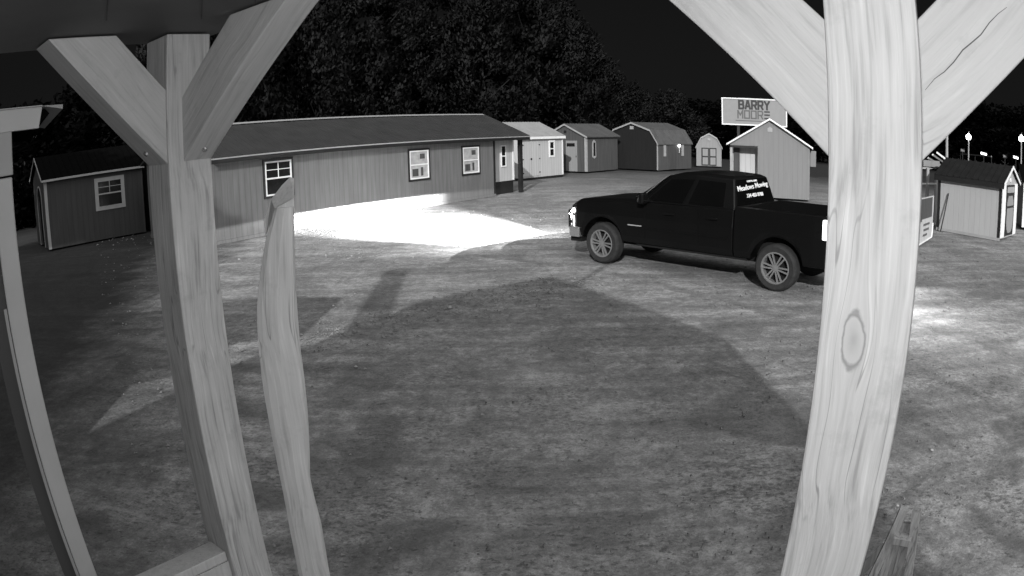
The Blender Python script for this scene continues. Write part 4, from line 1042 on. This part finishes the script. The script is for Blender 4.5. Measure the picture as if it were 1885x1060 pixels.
        for x in (1.15, 2.05): MB().bar((x, s * 1.012, 1.12), (x + .22, s * 1.012, 1.12), .03, .035).build('door_handle', 'chrome' if False else 'paint', t, bevel=.008)
        MB().bar((.95, s * 1.005, .80), (3.05, s * 1.005, .80), .012, .03).build('side_moulding', 'paint', t)
        MB().bar((2.80, s * 1.006, .84), (3.12, s * 1.006, .84), .01, .02).build('badge', 'grey_trim', t)
        for x in (1.55, 2.72): MB().bar((x, s * 1.003, .60), (x, s * 1.003, 1.27), .012, .004).build('door_gap', 'paint', t)
        mi = MB(); mi.box(2.62, 2.75, s * 1.03 if s > 0 else -1.22, s * 1.22 if s > 0 else -1.03, 1.28, 1.48); mo = mi.build('mirror', 'paint', t, bevel=.03)
        MB().box(2.612, 2.619, 1.06 if s > 0 else -1.19, 1.19 if s > 0 else -1.06, 1.31, 1.45).build('mirror_glass', 'truck_glass', mo)
        MB().bar((2.69, s * .90, 1.32), (2.69, s * 1.05, 1.36), .05).build('mirror_arm', 'paint', mo)
        # lamps
        hl = MB(); y0, y1 = (.66, .945) if s > 0 else (-.945, -.66)
        hl.prism([(4.30, y1 if s > 0 else y0, .86), (4.50, y1 if s > 0 else y0, .86), (4.655, y0 if s > 0 else y1, .86), (4.30, y0 if s > 0 else y1, .86)], (0, 0, .19))
        ho = hl.build('headlight', 'under', t)
        MB().sphere((4.525, s * .90, 1.00), .075, 12, (.9, .9, .75)).build('lens', M['head_glow'], ho)
        MB().box(4.50, 4.53, s * .93 - .03, s * .93 + .03, .76, .90).build('running_lamp', M['drl_glow'], ho)
        MB().bar((4.50, s * .965, .90), (4.50, s * .965, .66), .02).build('running_lamp', M['drl_glow'], ho)
        # hood that cuts the beam, open below and forward
        sh = MB(); R0 = .11; cx, cy, cz = 4.70, s * .74, .93
        arc = [(cx + R0 * math.cos(a), cy + R0 * math.sin(a)) for a in [R(-100 + 200 * i / 16) for i in range(17)]]
        rim = cz - R0 * .048
        o_ = [(x, y, rim) for x, y in arc] + [(x, y, cz + .055) for x, y in arc]
        sh.add(o_, [(i, i + 1, 17 + i + 1, 17 + i) for i in range(16)] + [tuple(17 + i for i in range(17))])
        sh.build('lamp_hood', 'under', ho)
        lw_ = MB(); o_ = [(x, y, cz - R0 * .36) for x, y in arc] + [(x, y, cz - .30) for x, y in arc]
        lw_.add(o_, [(i, i + 1, 17 + i + 1, 17 + i) for i in range(16)]); lw_.build('lamp_lip', 'under', ho)
        sp_ = bpy.data.lights.new('headlight_beam', 'SPOT'); sp_.energy = 85000; sp_.spot_size = R(38); sp_.spot_blend = .6; sp_.shadow_soft_size = .0005
        lo_ = bpy.data.objects.new('headlight_beam', sp_); COL.objects.link(lo_); lo_.parent = t; lo_.location = (cx, cy, cz)
        lo_.rotation_euler = Vector((1, -.03, -.06)).to_track_quat('-Z', 'Y').to_euler()
        sw = bpy.data.lights.new('headlight_spill', 'SPOT'); sw.energy = 2300; sw.spot_size = R(120); sw.spot_blend = .8; sw.shadow_soft_size = .0005
        lw = bpy.data.objects.new('headlight_spill', sw); COL.objects.link(lw); lw.parent = t; lw.location = (cx, cy, cz)
        lw.rotation_euler = Vector((1, -.05, -.06)).to_track_quat('-Z', 'Y').to_euler()
        # tail lamp
        tl = MB().box(-1.15, -.86, s * .91 - .055, s * .91 + .085, .98, 1.31).build('tail_light', M['tail_glow'] if s > 0 else M['tail_dim'], t, bevel=.02)
        rv = bpy.data.lights.new('reverse_beam', 'SPOT'); rv.energy = 900 if s > 0 else 200; rv.spot_size = R(95); rv.spot_blend = 1; rv.shadow_soft_size = .03
        ro = bpy.data.objects.new('reverse_beam', rv); COL.objects.link(ro); ro.parent = t; ro.location = (-1.26, s * .9, 1.05)
        ro.rotation_euler = Vector((-1, .25, -.62)).to_track_quat('-Z', 'Y').to_euler()
        # wheels
        for xw in (0, WB):
            yo = .985; yc = s * yo
            tyre = [(RW - .13, -.01), (RW - .045, -.0), (RW - .012, -.03), (RW, -.06), (RW, -.21), (RW - .02, -.25), (RW - .13, -.26)]
            w_ = MB().lathe([(r_, h) if s > 0 else (r_, -h) for r_, h in tyre], 'y', (0, 0, 0), 44).build('wheel', 'rubber', t, (xw, yc, RW - .002), smooth=False)
            rr = RW - .135
            rim_ = [(rr + .004, -.006), (rr - .018, -.004), (rr - .03, -.03), (rr - .035, -.2), (rr + .004, -.21)]
            ri = MB(); ri.lathe([(r_, s * h) for r_, h in rim_], 'y', (0, 0, 0), 40)
            for i in range(6):
                for da in (-.15, .15):
                    a = 2 * math.pi * i / 6 + .12
                    p = Vector((.05 * math.cos(a + da * 2.4), s * -.035, .05 * math.sin(a + da * 2.4))); q_ = Vector(((rr - .012) * math.cos(a + da), s * -.022, (rr - .012) * math.sin(a + da)))
                    ri.bar(p, q_, .026, .03, (0, 1, 0))
            ri.lathe([(.0001, s * -.012), (.05, s * -.016), (.06, s * -.05), (.0001, s * -.05)], 'y', (0, 0, 0), 20)
            ri.build('rim', 'alloy', w_)
            MB().lathe([(.0001, s * -.12), (rr - .04, s * -.12), (rr - .04, s * -.16), (.0001, s * -.16)], 'y', (0, 0, 0), 24).build('brake_disc', 'under', w_)
        MB().bar((-.02 - .52, s * .98, .62), (-.54, s * .94, .34), .03, .22).build('mud_flap', 'rubber', t) if False else None
        MB().bar((.6, s * .86, .47), (3.0, s * .86, .47), .06).build('step_bar', 'under', t)
    # windshield, rear window with lettering
    panel('windshield', ((3.19, -.64, 1.31), (3.19, .64, 1.31), (2.45, .52, 1.785), (2.45, -.52, 1.785)), .008, 'truck_glass')
    rw, nrm = panel('rear_window', ((.875, -.78, 1.36), (.875, .78, 1.36), (.975, .63, 1.80), (.975, -.63, 1.80)), .004, 'truck_glass')
    bpy.context.view_layer.update()
    # lettering: local frame on the glass; text x runs from +y side (left as seen from behind) to -y
    tx_ = Vector((0, -1, 0)); ty = (Vector((.97, 0, 1.77)) - Vector((.875, 0, 1.36))).normalized(); tz = tx_.cross(ty)
    def letter(s, yl, zc, wd, ht, off, tilt=0.0, sh=0.0):
        f = (zc - 1.36) / .41; base = Vector((.875 + .095 * f, yl, zc)) + nrm * .016
        m3 = Matrix((tx_, ty, tz)).transposed() @ Matrix.Rotation(tilt, 3, 'Z')
        o = text('lettering', s, 'decal', rw, 1, (0, 0, 0), (0, 0, 0), wd, ht, off, sh)
        sc_ = o.scale.copy(); o.matrix_local = Matrix.Translation(base) @ m3.to_4x4() @ Matrix.Diagonal((*sc_, 1))
    letter('Meadows Mowing', .68, 1.60, 1.30, .125, .003, R(2))
    letter('334-403-9708', .36, 1.475, .70, .07, .006)
    letter('LAWN', .24, 1.745, .22, .035, .02); letter('CARE', -.02, 1.745, .16, .035, .02)
    # front end
    MB().box(4.625, 4.66, -.62, .62, .72, 1.04).build('grille', 'under', t)
    fb = MB(); pr = [(4.35, 1.0), (4.62, .99), (4.74, .80), (4.78, 0), (4.74, -.80), (4.62, -.99), (4.35, -1.0)]
    fb.prism([(x, y, .47) for x, y in pr], (0, 0, .21)); fb.build('front_bumper', 'chrome', t, bevel=.02)
    MB().box(4.40, 4.68, -.86, .86, .36, .465).build('air_dam', 'under', t)
    MB().box(4.71, 4.77, .66, .78, .60, .70).build('fog_lamp', M['drl_glow'], t)
    rb_ = MB(); pr = [(-.95, .97), (-1.2, .96), (-1.26, .7), (-1.26, -.7), (-1.2, -.96), (-.95, -.97)]
    rb_.prism([(x, y, .50) for x, y in pr], (0, 0, .2)); rb_.build('rear_bumper', 'under', t, bevel=.02)
    # inner structure so that the arches are dark and closed
    MB().box(-1.1, 4.4, -.66, .66, .40, .9).build('chassis', 'under', t)
    for xw in (0, WB): MB().tube((xw, -.8, RW), (xw, .8, RW), .07, .07, 10).build('axle', 'under', t)
    MB().tube((.30, .0, 1.88), (.30, 0, 1.9), .03, .03, 8) if False else None
    st = MB().box(1.0, 1.04, -.16, .16, 1.85, 1.872).build('brake_lamp', 'under', t)
M['head_glow'] = emit('headlight_glow', 14); M['drl_glow'] = emit('running_lamp_glow', .9)
M['tail_glow'] = emit('tail_lamp_glow', 2.5); M['tail_dim'] = emit('tail_lamp_dim', .8)
truck()

# ------------------------------------------------------------------ trees
def crown_mesh(name, h, rad, base, nclump, seed, per=34, leaf=.30, m='leaf', point=0.35):
    rnd = random.Random(seed); mb = MB(); nr = []
    for c in range(nclump):
        t = rnd.random() ** 0.85; z = base + (h - base) * t
        prof = (math.sin(math.pi * min(1, (t * .85 + .12))) ** .7) * (1 - point * t)
        a = rnd.uniform(0, 6.283); rr = rad * prof * math.sqrt(rnd.uniform(.25, 1.0)) * rnd.uniform(.8, 1.15)
        cx, cy = rr * math.cos(a), rr * math.sin(a); cr = rad * rnd.uniform(.16, .30)
        out_ = Vector((math.cos(a) * .5, math.sin(a) * .5, .9)).normalized()
        for _ in range(per):
            d = Vector((rnd.gauss(0, 1), rnd.gauss(0, 1), rnd.gauss(0, 1))); d = d.normalized() * cr * rnd.uniform(.35, 1.0); d.z *= 1.15
            p = Vector((cx, cy, z)) + d
            ax = (out_ + Vector((rnd.gauss(0, .5), rnd.gauss(0, .5), rnd.gauss(0, .45)))).normalized() * leaf * rnd.uniform(.6, 1.4)
            sd = ax.cross(Vector((rnd.gauss(0, 1), rnd.gauss(0, 1), rnd.gauss(0, 1)))).normalized() * leaf * rnd.uniform(.18, .36)
            nn = (d.normalized() * 1.0 + out_ * .35 + Vector((rnd.gauss(0, .15), rnd.gauss(0, .15), rnd.gauss(0, .15)))).normalized(); nr += [nn] * 4
            mb.add([p - sd * .6, p + ax * .45 - sd * .2 + sd, p + ax, p + ax * .4 - sd * 1.1], [(0, 1, 2, 3)])
    me = bpy.data.meshes.new(name); me.from_pydata(mb.v, [], mb.f); me.update(); me.materials.append(M[m])
    for p in me.polygons: p.use_smooth = True
    me.normals_split_custom_set_from_vertices(nr)
    return me
def trunk_mb(h, r, seed):
    rnd = random.Random(seed); mb = MB(); p = Vector((0, 0, -.1)); n = 5
    for i in range(n):
        q_ = Vector((rnd.gauss(0, .12), rnd.gauss(0, .12), h * .6 * (i + 1) / n)); mb.tube(p, q_, r * (1 - i / n * .8), r * (1 - (i + 1) / n * .8), 9); p = q_
        if i:
            for _ in range(3):
                a = rnd.uniform(0, 6.28); l = h * .2; mb.tube(p, p + Vector((math.cos(a) * l, math.sin(a) * l, l * .7)), r * .28, r * .06, 6)
    return mb
protos = []
for i, (h, rad, base, ncl) in enumerate(((13, 3.6, 2.2, 130), (13, 3.1, 1.5, 120), (9.5, 3.0, 1.0, 90), (6.0, 2.6, .3, 60))):
    cm = crown_mesh('crown', h, rad, base, ncl, 20 + i, per=140, leaf=(.30, .28, .25, .22)[i])
    tb = trunk_mb(h, .22, 40 + i).build('trunk', 'bark', None); tm = tb.data; bpy.data.objects.remove(tb)
    protos.append((cm, tm, h))
dark_cm = crown_mesh('crown', 9, 3.4, .2, 90, 77, per=60, leaf=.36, m='leaf_dark')
def tree(label, az, D, kind, hgt, rz, group, wide=1.0, dark=False, loc=None):
    cm, tm, h = protos[kind]; g = loc or polar(az, D)
    t = thing('tree', label, 'tree', g, rz, group)
    s = hgt / h
    for nm, me in (('crown', dark_cm if dark else cm), ('trunk', tm)):
        o = bpy.data.objects.new(nm, me); COL.objects.link(o); o.parent = t; o.scale = (s * wide, s * wide, s if not (dark and nm == 'crown') else hgt / 9)
    return t
TG = 'trees standing behind the sheds'
back = [(-27.5, 44, 1, 12.0, 1.1, 'leafy tree between the corner post and its right brace'),
        (-22.5, 41, 0, 14.5, 1.1, 'broad tree over the left end of the long roof'),
        (-18.5, 47, 1, 15.5, 1.1, 'tall tree over the split slab'),
        (-15.0, 43, 0, 12.5, 1.0, 'rounded tree left of the middle of the long roof'),
        (-11.2, 44, 1, 14.0, 1.05, 'tall tree above the middle window of the long building'),
        (-8.0, 46, 0, 11.5, 1.0, 'lower tree in front of the dark gap above the long roof'),
        (-5.0, 50, 1, 15.5, 1.1, 'tallest pointed tree left of the roof end'),
        (-1.8, 48, 0, 13.0, 1.05, 'full tree above the right end of the long roof'),
        (1.6, 50, 1, 14.5, 1.1, 'tall tree above the white shed'),
        (3.6, 54, 0, 13.2, 1.05, 'rounded tree behind the grey shed'),
        (5.7, 52, 1, 10.6, 1.15, 'sloping tree at the right end of the tall trees'),
        (7.8, 55, 2, 7.9, 1.1, 'middling tree above the left side of the big barn'),
        (10.3, 57, 2, 6.2, 1.2, 'low bushy tree above the barn ridge'),
        (13.0, 58, 3, 5.6, 1.4, 'low dark tree right of the big barn')]
for i, (az, D, k, hh, wd, lab) in enumerate(back): tree(lab, az, D, k, hh, i * 1.3, TG, wd)
i = 0
low = [(-36, 40, 7.0, 'dark tree above the arched shed roof'), (-31.5, 41, 8.0, 'dark tree between the shed roof and the corner post'), (-41, 37, 6.0, 'dark tree behind the arched shed gable'), (-45, 36, 6.5, 'dark tree beside the white column'),
       (15.8, 70, 5.5, 'faint low tree behind the tiny gambrel shed'), (19.0, 72, 5.0, 'faint low tree behind the billboard posts'), (22.5, 72, 5.5, 'faint low tree behind the cabin'), (26.5, 72, 5.5, 'faint low tree behind the knotted post'), (30.5, 72, 5.5, 'faint low tree right behind the knotted post'),
       (34.5, 78, 7.0, 'distant dark tree above the play frame'), (38.0, 80, 7.5, 'distant dark tree behind the left far lantern'), (41.0, 78, 7.5, 'distant dark tree between the two far lanterns'), (44.0, 76, 7.5, 'distant dark tree behind the right edge lantern'), (47.0, 76, 7.5, 'distant dark tree cut off by the right frame edge')]
for az, D, hh, lab in low:
    i += 1; tree(lab, az, D, 3, hh, i * .9, 'dark trees along the horizon', 1.7 if D > 60 else 1.3, True)

# ------------------------------------------------------------------ unseen casters behind and beside the camera, shaped and placed for the lot's shadows
C_ = 2.475; SA, CA = math.sin(SUN_AZ), math.cos(SUN_AZ)
def caster(S, y0):                                # shadow point on the ground -> point of the facade plane y = y0
    z = (S[1] - y0) / (C_ * CA); return (S[0] - C_ * SA * z, z)
def house():  # unseen house, outline shaped for its shadow
    y0 = -1.6
    prof = [caster(p, y0) for p in ((-4.45, 5.2), (-3.35, 8.05), (-2.71, 8.5), (-1.75, 10.1), (-1.45, 10.75), (.66, 12.35), (2.02, 9.75), (2.72, 8.2))]  # outline worked back from the wanted shadow edge
    t = thing('house', 'unseen gabled house carrying the porch behind the viewer, outline shaped for its shadow', 'house', (0, y0, 0))
    xr = prof[-1][0]; xl = prof[0][0]
    MB().prism([(xl, 0, 0)] + [(x, 0, z) for x, z in prof] + [(xr - .12, 0, 3.6), (xr - .1, 0, 0)], (0, -9, 0)).build('wall', 'mid_wall', t)
    MB().prism([(x, .0, z) for x, z in prof[3:]] + [(x, .0, z + .08) for x, z in prof[3:]][::-1], (0, -9.2, 0)).build('roof', 'roof_dark', t)  # roof of the unseen house, from the same shadow outline
    fl = [caster(q_, y0) for q_ in ((-2.3, 8.6), (-1.75, 9.6), (-2.02, 13.6), (-2.48, 13.75))]
    MB().prism([(x, -.3, z) for x, z in fl], (0, -.3, 0)).build('shadow_flue', 'concrete', t)  # unseen leaning slab, shaped to cast the shadow band
    p, q_ = caster((.75, 11.2), y0), caster((1.9, 13.6), y0)
    MB().bar((p[0], -.1, p[1]), (q_[0], -.1, q_[1]), .07).build('antenna_mast', 'grey_trim', t)
    d = MB().box(-.5, .5, .0, .05, .2, 2.2).build('door', 'white', t); MB().box(.38, .43, .05, .08, 1.1, 1.2).build('handle', 'chrome', d)
house()
def unseen_workshop():
    t = thing('workshop', 'unseen workshop left of the porch with an added front that casts shadow', 'workshop', (-4.9, 1.9, 0), 0)
    S_ = ((-4.25, 4.9), (-4.4, 5.5), (-4.62, 7.0), (-4.2, 7.35), (-3.8, 8.85), (-2.92, 8.95), (-2.84, 11.2), (-3.9, 11.4), (-6.5, 10.4), (-9.5, 9.8), (-12, 8.5))
    pr = [(caster(q, 1.9)[0] + 4.9, caster(q, 1.9)[1]) for q in S_]
    pts = [(pr[0][0], 0)] + pr + [(pr[-1][0], 0)]
    MB().prism([(x, 0, z) for x, z in pts], (0, -.15, 0)).build('shadow_front', 'dark_wall', t)  # thin unseen panel added and cut to cast the wanted shadow
    x0, x1 = pr[-1][0], pr[0][0] - 1.0
    MB().box(x0, x1, -6.2, -.155, 0, 1.7).build('wall', 'dark_wall', t)
    MB().prism([(x0 - .1, -.16, 1.705), (x1 + .1, -.16, 1.705), ((x0 + x1) / 2, -.16, 2.5)], (0, -6.2, 0)).build('roof', 'roof_dark', t)  # roof of the unseen workshop
unseen_workshop()
for (x, y, hh, lab) in ((-15.5, -2, 11, 'added shade tree nearest the arched shed beyond the left frame edge'), (-14.0, -6.5, 11, 'added shade tree behind the workshop'), (-19, 0, 11, 'added shade tree farthest left of the lot'), (-17, -6, 13, 'tall added shade tree behind the left row')):  # unseen trees added to shade the left shed and ground
    tree(lab, 0, 0, 0, hh, x, 'unseen trees added for shade left of the workshop', 1.5, False, Vector((x, y, 0)))
